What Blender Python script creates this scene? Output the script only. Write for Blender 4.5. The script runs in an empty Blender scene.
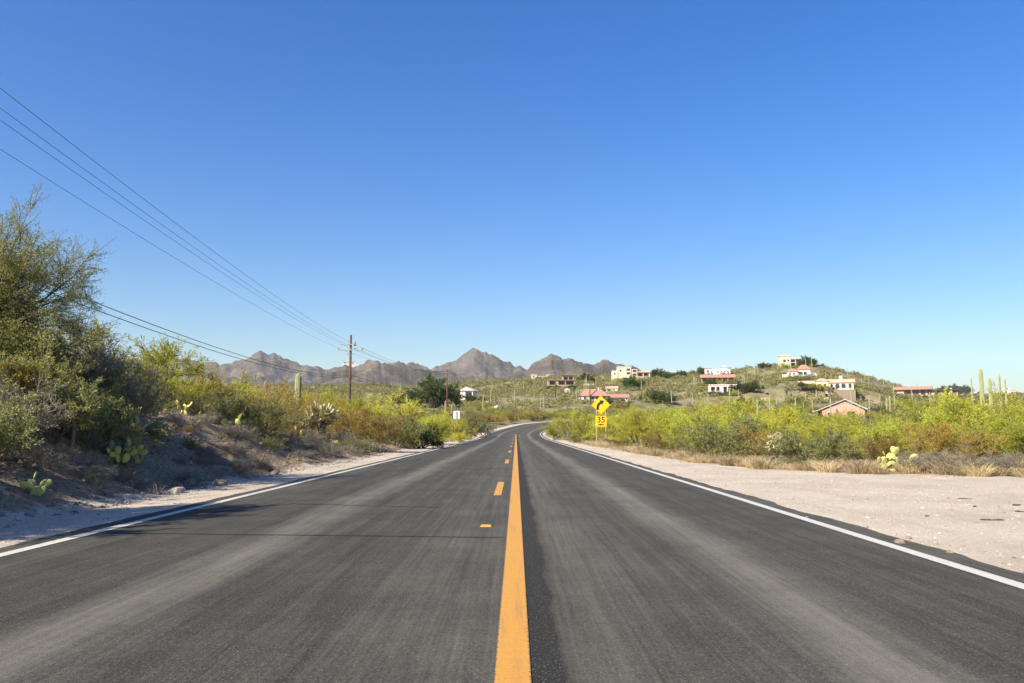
import bpy, bmesh, math, random
import numpy as np
from mathutils import Vector, Matrix

PI = math.pi
R = math.radians
scene = bpy.context.scene
COL = scene.collection
F = 796.0                      # focal length in pixels
EYE = 1.05

# ------------------------------------------------------------------ camera
cam_d = bpy.data.cameras.new('camera')
cam = bpy.data.objects.new('camera', cam_d)
COL.objects.link(cam)
cam_d.sensor_width = 36.0
cam_d.lens = F / 1024 * 36.0
cam_d.clip_start = 0.05
cam_d.clip_end = 30000
cam.location = (0, 0, EYE)
cam.rotation_euler = (R(90 + 6.34), 0, R(0.29))
scene.camera = cam
CM = cam.rotation_euler.to_matrix()


def ray(px, py):
    return (CM @ Vector(((px - 512) / F, (341.5 - py) / F, -1.0)))


def at(px, py, Y):
    d = ray(px, py)
    return Vector((d.x / d.y * Y, Y, EYE + d.z / d.y * Y))


# ------------------------------------------------------------------ tagging
def tag(o, label=None, cat=None, group=None, kind=None):
    if label: o['label'] = label
    if cat: o['category'] = cat
    if group: o['group'] = group
    if kind: o['kind'] = kind
    return o


def empty(name, loc=(0, 0, 0), rz=0.0, sc=1.0):
    o = bpy.data.objects.new(name, None)
    COL.objects.link(o)
    o.location = loc
    o.rotation_euler = (0, 0, rz)
    o.scale = (sc, sc, sc) if not hasattr(sc, '__len__') else sc
    o.empty_display_size = 0.2
    return o


def copy_tree(o, parent=None):
    c = o.copy()
    COL.objects.link(c)
    if parent: c.parent = parent
    for ch in list(o.children):
        copy_tree(ch, c)
    return c


def link(name, me, mats, parent=None):
    o = bpy.data.objects.new(name, me)
    for m in (mats if isinstance(mats, (list, tuple)) else [mats]):
        if m is not None and m.name not in [x.name for x in me.materials if x]:
            me.materials.append(m)
    COL.objects.link(o)
    if parent: o.parent = parent
    return o


def mesh_np(name, V, Fc, smooth=False, mat_idx=None):
    """Fc: int array (n,k) of faces with k corners each."""
    V = np.asarray(V, dtype=np.float32)
    Fc = np.asarray(Fc, dtype=np.int32)
    n, k = Fc.shape
    me = bpy.data.meshes.new(name)
    me.vertices.add(len(V))
    me.vertices.foreach_set('co', V.ravel())
    me.loops.add(n * k)
    me.loops.foreach_set('vertex_index', Fc.ravel())
    me.polygons.add(n)
    me.polygons.foreach_set('loop_start', np.arange(0, n * k, k, dtype=np.int32))
    me.polygons.foreach_set('use_smooth', np.full(n, bool(smooth)))
    if mat_idx is not None:
        me.polygons.foreach_set('material_index', np.asarray(mat_idx, dtype=np.int32))
    me.update(calc_edges=True)
    return me


# ------------------------------------------------------------------ numpy noise
_rs = np.random.RandomState(7)
_tab = _rs.rand(256, 256)


def vnoise(x, y):
    xi = np.floor(x).astype(int); yi = np.floor(y).astype(int)
    fx = x - xi; fy = y - yi
    fx = fx * fx * (3 - 2 * fx); fy = fy * fy * (3 - 2 * fy)
    a = _tab[xi & 255, yi & 255]; b = _tab[(xi + 1) & 255, yi & 255]
    c = _tab[xi & 255, (yi + 1) & 255]; d = _tab[(xi + 1) & 255, (yi + 1) & 255]
    return (a * (1 - fx) + b * fx) * (1 - fy) + (c * (1 - fx) + d * fx) * fy


def fbm(x, y, oct=4, ridged=False):
    s = np.zeros_like(x, dtype=float); a = 0.5
    for i in range(oct):
        n = vnoise(x + 17.3 * i, y - 9.1 * i) * 2 - 1
        s += a * ((1 - 2 * np.abs(n)) if ridged else n)
        x = x * 2.03; y = y * 2.03; a *= 0.5
    return s


def sstep(a, b, x):
    t = np.clip((x - a) / (b - a), 0, 1)
    return t * t * (3 - 2 * t)


# ------------------------------------------------------------------ road layout
Y0, RAD = 110.0, 176.0
ROAD_L, ROAD_R = -4.60, 3.72          # pavement edges
LINE_L, LINE_R = -4.32, 3.40


def road_coord(x, y):
    """lateral (right positive) and running coordinate of points"""
    rho = np.hypot(x - RAD, y - Y0)
    phi = np.arctan2(y - Y0, RAD - x)
    arc = y > Y0
    s = np.where(arc, RAD - rho, x)
    a = np.where(arc, Y0 + RAD * np.clip(phi, 0, 1.3), y)
    return s, a


def road_z(a):
    a = np.asarray(a, dtype=float)
    k = 0.00044
    q = np.clip(a - 85, 0, None)
    lim = 70.0
    return np.where(q < lim, k * q * q, k * lim * lim + 2 * k * lim * (q - lim) * 0.55)


def road_point(a, s, dz=0.0):
    a = np.asarray(a, dtype=float); s = np.asarray(s, dtype=float)
    phi = np.clip(a - Y0, 0, None) / RAD
    x = np.where(a <= Y0, s, RAD - (RAD - s) * np.cos(phi))
    y = np.where(a <= Y0, a, Y0 + (RAD - s) * np.sin(phi))
    return np.stack([x, y, road_z(a) + dz], -1)


# ------------------------------------------------------------------ terrain
def table(pts):
    az, te = [], []
    for px, py in pts:
        d = ray(px, py)
        az.append(math.atan2(d.x, d.y)); te.append(d.z / math.hypot(d.x, d.y))
    i = np.argsort(az)
    return np.array(az)[i], np.array(te)[i]


FOOT = table([(-900, 398), (0, 396), (170, 389), (330, 386), (400, 388), (440, 386), (500, 382), (540, 379), (570, 377),
              (610, 377), (650, 377), (700, 373.5), (735, 371.5), (752, 368), (770, 366), (785, 364), (803, 364), (818, 365), (835, 369),
              (850, 373), (870, 379), (890, 386), (920, 392), (960, 396), (1024, 396), (1500, 398)])
NEARM = table([(-900, 400), (300, 392), (325, 374), (345, 365), (358, 365), (371, 361), (380, 360), (400, 366), (440, 371), (500, 375), (526, 368), (531, 364), (539, 359), (545, 354), (551, 352),
               (557, 354.5), (563, 359), (571, 359.8), (578, 360.4), (588, 362.4), (598, 361), (608.6, 359.7), (619, 361.8),
               (627, 365), (635, 368), (650, 374), (700, 388), (1500, 400)])
FARM = table([(-1200, 380), (-400, 352), (-150, 347), (0, 356), (60, 352), (100, 356), (140, 358), (160, 358), (174, 353), (186, 353), (202, 357.5),
              (216, 358.6), (232, 361), (251, 355), (261, 349), (268, 352), (275, 350), (284, 356), (300, 361), (321, 361.7),
              (324, 364.5), (333, 363), (355, 365), (371, 362), (398, 359), (412, 358.7), (422, 360.7), (432, 360.7), (441.7, 357.7),
              (453, 357.7), (461, 354), (471, 347.4), (476, 346), (481.6, 350), (485.7, 348.4), (494, 348.9), (504, 354.6),
              (514, 359.7), (526.7, 362.2), (545, 366), (600, 378), (700, 390), (1500, 400)])


def soften(tab, wdt):
    a = np.linspace(-1.2, 1.2, 1601)
    e = np.interp(a, tab[0], tab[1])
    n = int(wdt / (a[1] - a[0]))
    k = np.hanning(2 * n + 1); k /= k.sum()
    return (tab[0], tab[1], np.convolve(np.pad(e, n, 'edge'), k, 'valid'), a)


NEARM = soften(NEARM, 0.045)
FARM = soften(FARM, 0.06)


def bank_h(y):
    return np.interp(y, [-40, 10, 17, 24, 32, 60, 110], [1.4, 1.55, 1.6, 1.15, 0.55, 0.4, 0.3])


def gravel_x(y):
    return np.interp(y, [-60, 17.0, 17.6, 19.2, 22, 26, 50, 100, 140, 400], [48, 48, 12.2, 8.4, 6.9, 5.7, 5.1, 4.9, 4.6, 4.6])


def G(x, y, detail=True):
    x = np.asarray(x, dtype=float); y = np.asarray(y, dtype=float)
    r = np.hypot(x, y) + 1e-6
    az = np.arctan2(x, y)

    def layer(tab, Rr, r0, p, back):
        t_ = np.clip((r - r0) / (Rr - r0), 0, 1)
        f = t_ ** p
        soft = tab[2] if len(tab) > 2 else None
        e = np.interp(az, tab[0], tab[1])
        if soft is not None:
            wz = sstep(0.55, 1.0, t_)
            aw = az + (fbm(x / 330, y / 330, 3) * 0.035) * (1 - wz)
            cr = sstep(0.8, 0.97, t_)
            teeth = (np.abs(fbm(az * 38 + Rr, az * 0 + 2.2, 2)) * 1.0 + np.abs(fbm(az * 130 + Rr, t_ * 3.0, 4)) * 0.8)
            e0 = e
            e = np.interp(aw, tab[3], soft) * (1 - wz) + np.interp(az + fbm(x / 120, y / 120, 3) * 0.004 * (1 - sstep(0.9, 1.0, t_)), tab[0], tab[1]) * wz
        H = EYE + Rr * (e + (0 if soft is None else (teeth - 0.34) * 0.0068 * cr))
        b = np.clip((r - Rr) / back, 0, 1)
        return H * f * (1 - 0.6 * b)
    foot = layer(FOOT, 450, 80, 1.6, 500)
    if detail:
        foot = foot + fbm(x / 28, y / 28, 3) * np.clip((r - 130) / 200, 0, 1) * 2.2
        ns = fbm(x / 260, y / 260, 6, True)
        nm = layer(NEARM, 1900, 800, 1.7, 700) * 1.02
        hf = fbm(x / 95 + 4.2, y / 95, 5, True)
        crag = np.clip(0.5 - 0.8 * hf, 0, 1)
        nm = nm * (1 - 0.62 * np.clip(0.55 - 0.75 * ns, 0, 1) * np.clip((r - 850) / 400, 0, 1) * np.clip(1 - (r - 1780) / 110, 0.08, 1) - 0.10 * crag * np.clip((r - 950) / 300, 0, 1))
        fm = layer(FARM, 3400, 1500, 1.9, 1500) * 0.99
        nf = fbm(x / 430, y / 430, 7, True)
        fm = fm * (1 - 0.70 * np.clip(0.55 - 0.75 * nf, 0, 1) * np.clip((r - 1550) / 500, 0, 1) * np.clip(1 - (r - 3150) / 230, 0.07, 1) - 0.12 * np.clip(0.5 - 0.9 * fbm(x / 110 + 9.1, y / 110, 6, True), 0, 1) * np.clip((r - 1650) / 500, 0, 1))
    else:
        nm = layer(NEARM, 1900, 800, 1.7, 700)
        fm = layer(FARM, 3400, 1500, 1.9, 1500)
    far = np.maximum(np.maximum(foot, nm), fm)
    s, a = road_coord(x, y)
    zr = road_z(a)
    yy = np.clip(a, -60, 400)
    # left bank
    l = -s
    bh = bank_h(yy)
    wob = (vnoise(y / 2.1, x * 0 + 3.0) - 0.5) * 0.5
    bank = bh * sstep(5.75 + wob, 9.3 + wob, l) + np.clip(l - 9.3, 0, 40) * 0.012
    if detail:
        bank = bank + sstep(5.6, 6.6, l) * (fbm(x / 0.9, y / 0.9, 5) * 0.22 + fbm(x / 3.1, y / 3.1, 2) * 0.22)
    right = np.where(s > 0, (fbm(x / 1.7, y / 1.7, 4) * 0.035 if detail else 0.0) * sstep(3.7, 4.6, s) + 0.05 * sstep(gravel_x(yy), gravel_x(yy) + 1.2, s), 0)
    near = zr + bank + right
    # under the pavement
    near = np.where((s > ROAD_L + 0.03) & (s < ROAD_R - 0.03), zr - 0.010, near)
    near = np.where((s > ROAD_L + 0.75) & (s < ROAD_R - 0.75), zr - 0.06, near)
    edge = (np.abs(s - ROAD_L) < 0.5) | (np.abs(s - ROAD_R) < 0.5)
    w = sstep(9, 26, np.abs(s)) * sstep(85, 150, r)
    w = np.where((y > 290) | (x > 150), np.maximum(w, sstep(240, 300, r)), w)
    w = np.where(y < -5, 0, w)
    return near * (1 - w) + np.maximum(far, near * 0.3) * w


def g1(x, y):
    return float(G(np.array([x]), np.array([y]))[0])


def hit(px, py):
    d = ray(px, py)
    hd = math.hypot(d.x, d.y)
    t = np.geomspace(5, 4500, 6000) / hd
    x = d.x * t; y = d.y * t; z = EYE + d.z * t
    i = np.argmax(z < G(x, y))
    if i == 0: i = np.argmin(np.abs(t * hd - 440))
    return Vector((x[i], y[i], G(x[i:i + 1], y[i:i + 1])[0]))


def onground(px, Y):
    """ground point below/at image column px at road distance Y"""
    p = at(px, 425, Y)
    return Vector((p.x, Y, g1(p.x, Y)))


# ------------------------------------------------------------------ materials
def newmat(name):
    m = bpy.data.materials.new(name)
    m.use_nodes = True
    nt = m.node_tree
    return m, nt, nt.nodes, nt.links, nt.nodes['Principled BSDF']


def mixc(nt, fac, a, b, mode='MIX'):
    n = nt.nodes.new('ShaderNodeMix')
    n.data_type = 'RGBA'; n.blend_type = mode
    for sock, v in ((n.inputs[0], fac), (n.inputs[6], a), (n.inputs[7], b)):
        if hasattr(v, 'is_output') or isinstance(v, bpy.types.NodeSocket):
            nt.links.new(v, sock)
        elif isinstance(v, (int, float)):
            sock.default_value = v
        else:
            sock.default_value = (*v, 1) if len(v) == 3 else v
    return n.outputs[2]


def ramp(nt, val, stops, interp='LINEAR'):
    n = nt.nodes.new('ShaderNodeValToRGB')
    n.color_ramp.interpolation = interp
    el = n.color_ramp.elements
    while len(el) > 1: el.remove(el[-1])
    rgba = lambda c: (c, c, c, 1) if isinstance(c, (int, float)) else (*c, 1)
    el[0].position = stops[0][0]; el[0].color = rgba(stops[0][1])
    for p, c in stops[1:]:
        el.new(p).color = rgba(c)
    nt.links.new(val, n.inputs[0])
    return n.outputs[0]


def noise(nt, vec, scale, detail=4, rough=0.55, dist=0.0):
    n = nt.nodes.new('ShaderNodeTexNoise')
    n.inputs['Scale'].default_value = scale
    n.inputs['Detail'].default_value = detail
    n.inputs['Roughness'].default_value = rough
    n.inputs['Distortion'].default_value = dist
    if vec is not None: nt.links.new(vec, n.inputs['Vector'])
    return n.outputs[0]


def mapping(nt, vec, scale):
    n = nt.nodes.new('ShaderNodeMapping')
    n.inputs['Scale'].default_value = scale
    nt.links.new(vec, n.inputs['Vector'])
    return n.outputs[0]


def math_n(nt, op, a, b=None, clamp=False):
    n = nt.nodes.new('ShaderNodeMath')
    n.operation = op; n.use_clamp = clamp
    for i, v in enumerate((a, b)):
        if v is None: continue
        if isinstance(v, (int, float)): n.inputs[i].default_value = v
        else: nt.links.new(v, n.inputs[i])
    return n.outputs[0]


def bump(nt, bsdf, h, strength, dist=0.02):
    n = nt.nodes.new('ShaderNodeBump')
    n.inputs['Strength'].default_value = strength
    n.inputs['Distance'].default_value = dist
    nt.links.new(h, n.inputs['Height'])
    nt.links.new(n.outputs[0], bsdf.inputs['Normal'])


def objcoord(nt, which='Object'):
    return nt.nodes.new('ShaderNodeTexCoord').outputs[which]


def simple(name, col, rough=0.8, var=0.15, scale=3.0, bmp=0.0, metal=0.0, spec=0.3):
    m, nt, N, L, b = newmat(name)
    co = objcoord(nt)
    n1 = noise(nt, co, scale, 5, 0.6)
    c2 = tuple(max(0, c * (1 - var)) for c in col); c3 = tuple(min(1, c * (1 + var)) for c in col)
    L.new(ramp(nt, n1, [(0.3, c2), (0.7, c3)]), b.inputs['Base Color'])
    b.inputs['Roughness'].default_value = rough
    b.inputs['Metallic'].default_value = metal
    b.inputs['Specular IOR Level'].default_value = spec
    if bmp: bump(nt, b, noise(nt, co, scale * 8, 4), bmp)
    return m


def leafmat(name, cols, transl=0.3, rough=0.6, objvar=0.30):
    """cols: colours spread over the leaves at random (per leaf), shifted per plant"""
    m, nt, N, L, b = newmat(name)
    geo = N.new('ShaderNodeNewGeometry')
    oi = N.new('ShaderNodeObjectInfo')
    k = len(cols)
    c = ramp(nt, geo.outputs['Random Per Island'], [(i / max(1, k - 1), cc) for i, cc in enumerate(cols)])
    hsv = N.new('ShaderNodeHueSaturation')
    L.new(c, hsv.inputs['Color'])
    v = math_n(nt, 'MULTIPLY', oi.outputs['Random'], objvar * 2)
    v = math_n(nt, 'ADD', v, 1 - objvar)
    L.new(v, hsv.inputs['Value'])
    rr = math_n(nt, 'FRACT', math_n(nt, 'MULTIPLY', oi.outputs['Random'], 7.31))
    hu = math_n(nt, 'ADD', math_n(nt, 'MULTIPLY', rr, 0.030), 0.489)
    L.new(hu, hsv.inputs['Hue'])
    L.new(hsv.outputs[0], b.inputs['Base Color'])
    b.inputs['Roughness'].default_value = rough
    b.inputs['Specular IOR Level'].default_value = 0.25
    tr = N.new('ShaderNodeBsdfTranslucent')
    L.new(hsv.outputs[0], tr.inputs['Color'])
    mx = N.new('ShaderNodeMixShader')
    mx.inputs[0].default_value = transl
    L.new(b.outputs[0], mx.inputs[1]); L.new(tr.outputs[0], mx.inputs[2])
    L.new(mx.outputs[0], N['Material Output'].inputs['Surface'])
    return m


M = {}
M['palo'] = leafmat('palo_verde_leaves', [(0.34, 0.335, 0.030), (0.49, 0.475, 0.052), (0.60, 0.57, 0.09), (0.42, 0.415, 0.048)], 0.52)
M['creosote'] = leafmat('creosote_leaves', [(0.16, 0.17, 0.045), (0.27, 0.275, 0.085), (0.36, 0.355, 0.125), (0.22, 0.23, 0.07)], 0.45)
M['rust'] = leafmat('rusty_seed_heads', [(0.26, 0.15, 0.02), (0.40, 0.235, 0.03), (0.36, 0.28, 0.035), (0.46, 0.31, 0.045)], 0.42)
M['grey'] = leafmat('grey_dry_leaves', [(0.13, 0.11, 0.075), (0.22, 0.19, 0.14), (0.19, 0.18, 0.10), (0.30, 0.26, 0.20)], 0.2)
M['mesq'] = leafmat('mesquite_leaves', [(0.16, 0.165, 0.04), (0.27, 0.265, 0.07), (0.36, 0.335, 0.10), (0.21, 0.215, 0.06)], 0.48)
M['dark'] = leafmat('dense_dark_leaves', [(0.05, 0.068, 0.018), (0.09, 0.115, 0.028), (0.13, 0.15, 0.04)], 0.3)
M['straw'] = leafmat('dry_straw', [(0.36, 0.26, 0.13), (0.48, 0.37, 0.20), (0.55, 0.44, 0.27), (0.40, 0.28, 0.14)], 0.25)
M['scrub'] = leafmat('hill_scrub_leaves', [(0.16, 0.165, 0.05), (0.25, 0.24, 0.07), (0.33, 0.305, 0.095), (0.27, 0.22, 0.11), (0.15, 0.165, 0.055)], 0.38)
M['bark'] = simple('grey_bark', (0.13, 0.10, 0.075), 0.9, 0.35, 14, 0.4)
M['darkbark'] = simple('dark_bark', (0.075, 0.058, 0.045), 0.9, 0.35, 14, 0.4)
M['twig'] = simple('pale_twigs', (0.22, 0.185, 0.14), 0.9, 0.3, 9)
M['greentwig'] = simple('green_twigs', (0.26, 0.25, 0.07), 0.8, 0.3, 9)
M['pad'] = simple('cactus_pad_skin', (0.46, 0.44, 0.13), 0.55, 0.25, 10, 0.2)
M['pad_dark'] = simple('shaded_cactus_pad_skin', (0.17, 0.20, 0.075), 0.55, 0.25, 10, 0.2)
M['cholla'] = simple('cholla_spines', (0.50, 0.45, 0.24), 0.85, 0.3, 22, 0.6)
M['saguaro'] = simple('saguaro_skin', (0.28, 0.285, 0.13), 0.8, 0.22, 5, 0.3)
M['farsaguaro'] = simple('pale_saguaro_skin', (0.27, 0.265, 0.145), 0.85, 0.25, 0.6, 0.3)
M['deadsaguaro'] = simple('brown_cactus_skin', (0.22, 0.15, 0.09), 0.85, 0.3, 5, 0.3)
M['polewood'] = simple('brown_pole_wood', (0.105, 0.055, 0.04), 0.85, 0.3, 6, 0.2)
M['armgrey'] = simple('pale_arm', (0.36, 0.335, 0.31), 0.6, 0.12, 6)
M['cable'] = simple('black_cable', (0.035, 0.036, 0.04), 0.6, 0.1, 6)
M['metal'] = simple('dull_metal', (0.42, 0.42, 0.42), 0.45, 0.12, 12, 0, 0.5)
M['porcelain'] = simple('insulator_glaze', (0.16, 0.14, 0.13), 0.3, 0.1, 6)
M['signyellow'] = simple('yellow_sign_sheet', (0.84, 0.46, 0.013), 0.5, 0.05, 4)
M['signblack'] = simple('black_sign_ink', (0.02, 0.02, 0.02), 0.6, 0.1, 4)
M['signback'] = simple('bare_sign_back', (0.66, 0.67, 0.68), 0.45, 0.06, 6)
M['postwood'] = simple('sign_post_wood', (0.42, 0.27, 0.17), 0.85, 0.2, 8, 0.2)
M['white'] = simple('white_stucco', (0.59, 0.55, 0.49), 0.9, 0.05, 1.3, 0.1)
M['cream'] = simple('cream_stucco', (0.56, 0.48, 0.37), 0.9, 0.07, 1.3, 0.1)
M['tan'] = simple('tan_stucco', (0.46, 0.36, 0.26), 0.9, 0.08, 1.3, 0.1)
M['adobe'] = simple('brown_adobe', (0.34, 0.24, 0.17), 0.9, 0.12, 1.3, 0.1)
M['pink'] = simple('pink_brick', (0.50, 0.27, 0.20), 0.9, 0.14, 2.2, 0.1)
M['redwall'] = simple('rose_stucco', (0.42, 0.22, 0.17), 0.9, 0.1, 1.3, 0.1)
M['greyroof'] = simple('grey_shingle', (0.40, 0.385, 0.37), 0.85, 0.14, 3, 0.2)
M['darkroof'] = simple('dark_fascia', (0.06, 0.045, 0.04), 0.8, 0.2, 3)
M['wood'] = simple('brown_timber', (0.13, 0.08, 0.05), 0.8, 0.2, 4)
M['rock'] = simple('warm_rock', (0.23, 0.175, 0.13), 0.9, 0.25, 7, 0.5)
M['palerock'] = simple('pale_rock', (0.36, 0.31, 0.255), 0.9, 0.2, 7, 0.5)
M['rubber'] = simple('dark_scrap', (0.045, 0.04, 0.036), 0.85, 0.3, 9, 0.4)


def tile_mat():
    m, nt, N, L, b = newmat('clay_tile')
    co = objcoord(nt)
    w = N.new('ShaderNodeTexWave'); w.inputs['Scale'].default_value = 2.2; w.inputs['Distortion'].default_value = 0.6
    L.new(co, w.inputs['Vector'])
    n = noise(nt, co, 2.5, 4)
    c = mixc(nt, n, (0.30, 0.15, 0.10), (0.43, 0.24, 0.17))
    c = mixc(nt, 0.25, c, ramp(nt, w.outputs[0], [(0.2, (0.22, 0.11, 0.075)), (0.7, (0.45, 0.25, 0.18))]))
    L.new(c, b.inputs['Base Color'])
    b.inputs['Roughness'].default_value = 0.85
    bump(nt, b, w.outputs[0], 0.5, 0.08)
    return m


M['tile'] = tile_mat()


def tan_tile():
    m, nt, N, L, b = newmat('sand_tile')
    co = objcoord(nt)
    n = noise(nt, co, 2.5, 4)
    L.new(mixc(nt, n, (0.40, 0.25, 0.16), (0.56, 0.38, 0.26)), b.inputs['Base Color'])
    b.inputs['Roughness'].default_value = 0.85
    bump(nt, b, noise(nt, co, 9, 2), 0.4, 0.05)
    return m


M['tantile'] = tan_tile()


def glass_mat():
    m, nt, N, L, b = newmat('dark_window_glass')
    co = objcoord(nt)
    L.new(ramp(nt, noise(nt, co, 1.5, 3), [(0.35, (0.02, 0.022, 0.026)), (0.65, (0.05, 0.055, 0.06))]), b.inputs['Base Color'])
    b.inputs['Roughness'].default_value = 0.12
    return m


M['glass'] = glass_mat()


def road_mat():
    m, nt, N, L, b = newmat('worn_asphalt')
    uv = N.new('ShaderNodeUVMap'); uv.uv_map = 'UVMap'
    sep = N.new('ShaderNodeSeparateXYZ'); L.new(uv.outputs[0], sep.inputs[0])
    u = sep.outputs[0]
    vec = uv.outputs[0]
    # wobble of the long bands
    wob = math_n(nt, 'MULTIPLY', math_n(nt, 'SUBTRACT', noise(nt, mapping(nt, vec, (0.6, 0.22, 1)), 1.0, 4, 0.6), 0.5), 0.55)
    uw = math_n(nt, 'ADD', u, wob)
    t = math_n(nt, 'DIVIDE', math_n(nt, 'ADD', uw, 5.0), 9.0)      # -5..4 -> 0..1

    def U(x): return (x + 5.0) / 9.0
    bands = ramp(nt, t, [(U(-4.6), 0.46), (U(-4.1), 0.44), (U(-3.5), 0.33), (U(-2.75), 0.36), (U(-2.40), 0.80), (U(-2.26), 0.78), (U(-1.95), 0.38), (U(-1.2), 0.36),
                         (U(-0.55), 0.50), (U(0.05), 0.46), (U(0.42), 0.58), (U(0.8), 0.44), (U(1.3), 0.40), (U(1.60), 0.80), (U(1.78), 0.82), (U(2.1), 0.40), (U(2.6), 0.34), (U(3.2), 0.38), (U(3.75), 0.52)])
    # long fine streaks left by tyres and the paver, broken along their length
    st = noise(nt, mapping(nt, vec, (7.0, 0.10, 1)), 1.0, 5, 0.7)
    st2 = noise(nt, mapping(nt, vec, (30.0, 0.55, 1)), 1.0, 4, 0.7)
    blot = noise(nt, vec, 0.9, 6, 0.65)
    blot2 = noise(nt, vec, 9.0, 5, 0.7)
    blot3 = noise(nt, mapping(nt, vec, (46, 26, 1)), 1.0, 5, 0.8)
    f = math_n(nt, 'ADD', bands, math_n(nt, 'MULTIPLY', math_n(nt, 'SUBTRACT', st, 0.5), 0.75))
    f = math_n(nt, 'ADD', f, math_n(nt, 'MULTIPLY', math_n(nt, 'SUBTRACT', st2, 0.5), 0.62))
    f = math_n(nt, 'ADD', f, math_n(nt, 'MULTIPLY', math_n(nt, 'SUBTRACT', blot, 0.5), 0.55))
    f = math_n(nt, 'ADD', f, math_n(nt, 'MULTIPLY', math_n(nt, 'SUBTRACT', blot2, 0.5), 0.35))
    f = math_n(nt, 'ADD', f, math_n(nt, 'MULTIPLY', math_n(nt, 'SUBTRACT', blot3, 0.5), 0.95))
    c = ramp(nt, f, [(0.0, (0.026, 0.0235, 0.019)), (0.35, (0.057, 0.052, 0.041)), (0.62, (0.104, 0.094, 0.073)), (1.0, (0.19, 0.170, 0.132))])
    # dark fresh seal just right of the centre line
    ew = math_n(nt, 'MULTIPLY', math_n(nt, 'SUBTRACT', noise(nt, mapping(nt, vec, (0.3, 0.8, 1)), 1.0, 6, 0.6), 0.5), 0.22)
    ue = math_n(nt, 'ADD', u, ew)
    dark_strip = math_n(nt, 'MULTIPLY', math_n(nt, 'GREATER_THAN', u, 0.05), ramp(nt, math_n(nt, 'MULTIPLY', ue, 2.0), [(0.40, 1.0), (0.48, 0.30), (0.58, 0.0)]))
    c = mixc(nt, math_n(nt, 'MULTIPLY', dark_strip, math_n(nt, 'ADD', math_n(nt, 'MULTIPLY', blot2, 0.35), 0.72)), c, (0.021, 0.0195, 0.0165))
    # aggregate
    vo = N.new('ShaderNodeTexVoronoi'); vo.inputs['Scale'].default_value = 130; L.new(vec, vo.inputs['Vector'])
    ag = noise(nt, vec, 140, 3, 0.7)
    c = mixc(nt, ramp(nt, ag, [(0.32, 0.75), (0.5, 0.0)]), c, (0.024, 0.028, 0.028))
    c = mixc(nt, ramp(nt, noise(nt, vec, 75, 2, 0.6), [(0.55, 0.0), (0.72, 0.75)]), c, (0.18, 0.155, 0.12))
    cellv = N.new('ShaderNodeSeparateColor'); L.new(vo.outputs['Color'], cellv.inputs[0])
    c = mixc(nt, ramp(nt, cellv.outputs[0], [(0.982, 0.0), (0.99, 0.28)]), c, (0.30, 0.285, 0.255))
    L.new(c, b.inputs['Base Color'])
    b.inputs['Roughness'].default_value = 0.88
    b.inputs['Specular IOR Level'].default_value = 0.12
    bump(nt, b, ag, 0.8, 0.008)
    return m


M['road'] = road_mat()


def paint_mat(name, col, dirt, worn):
    m, nt, N, L, b = newmat(name)
    uv = N.new('ShaderNodeUVMap'); uv.uv_map = 'UVMap'
    vec = uv.outputs[0]
    n = noise(nt, mapping(nt, vec, (1.0, 3.0, 1)), 5.0, 5, 0.65)
    c = mixc(nt, ramp(nt, n, [(0.35, 0.0), (0.75, 0.5)]), col, dirt)
    # fine cross cracks and chips where the asphalt shows
    ck = noise(nt, mapping(nt, vec, (12, 60, 1)), 1.0, 4, 0.7)
    ch = noise(nt, vec, 90, 3, 0.7)
    f = math_n(nt, 'MAXIMUM', ramp(nt, ck, [(0.55, 0.0), (0.66, worn)]), ramp(nt, ch, [(0.60, 0.0), (0.68, worn)]))
    sep = N.new('ShaderNodeSeparateXYZ'); L.new(vec, sep.inputs[0])
    # ragged sides: v of the second UV is not needed, U runs 0..1 over the width
    e = math_n(nt, 'ABSOLUTE', math_n(nt, 'SUBTRACT', sep.outputs[0], 0.5))
    e = math_n(nt, 'ADD', e, math_n(nt, 'MULTIPLY', math_n(nt, 'SUBTRACT', noise(nt, mapping(nt, vec, (1, 30, 1)), 1.0, 5, 0.75), 0.5), 0.30))
    f = math_n(nt, 'MAXIMUM', f, ramp(nt, e, [(0.46, 0.0), (0.485, 0.9)]))
    tyre = noise(nt, mapping(nt, vec, (1.6, 0.5, 1)), 1.3, 5, 0.65)
    c = mixc(nt, ramp(nt, tyre, [(0.52, 0.0), (0.74, 0.5)]), c, (0.16, 0.115, 0.06))
    c = mixc(nt, f, c, (0.075, 0.07, 0.062))
    L.new(c, b.inputs['Base Color'])
    b.inputs['Roughness'].default_value = 0.75
    bump(nt, b, ch, 0.3, 0.004)
    return m


M['yellowpaint'] = paint_mat('yellow_road_paint', (0.53, 0.250, 0.030), (0.42, 0.205, 0.035), 0.6)
M['whitepaint'] = paint_mat('white_road_paint', (0.52, 0.495, 0.425), (0.38, 0.35, 0.295), 0.5)


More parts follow.
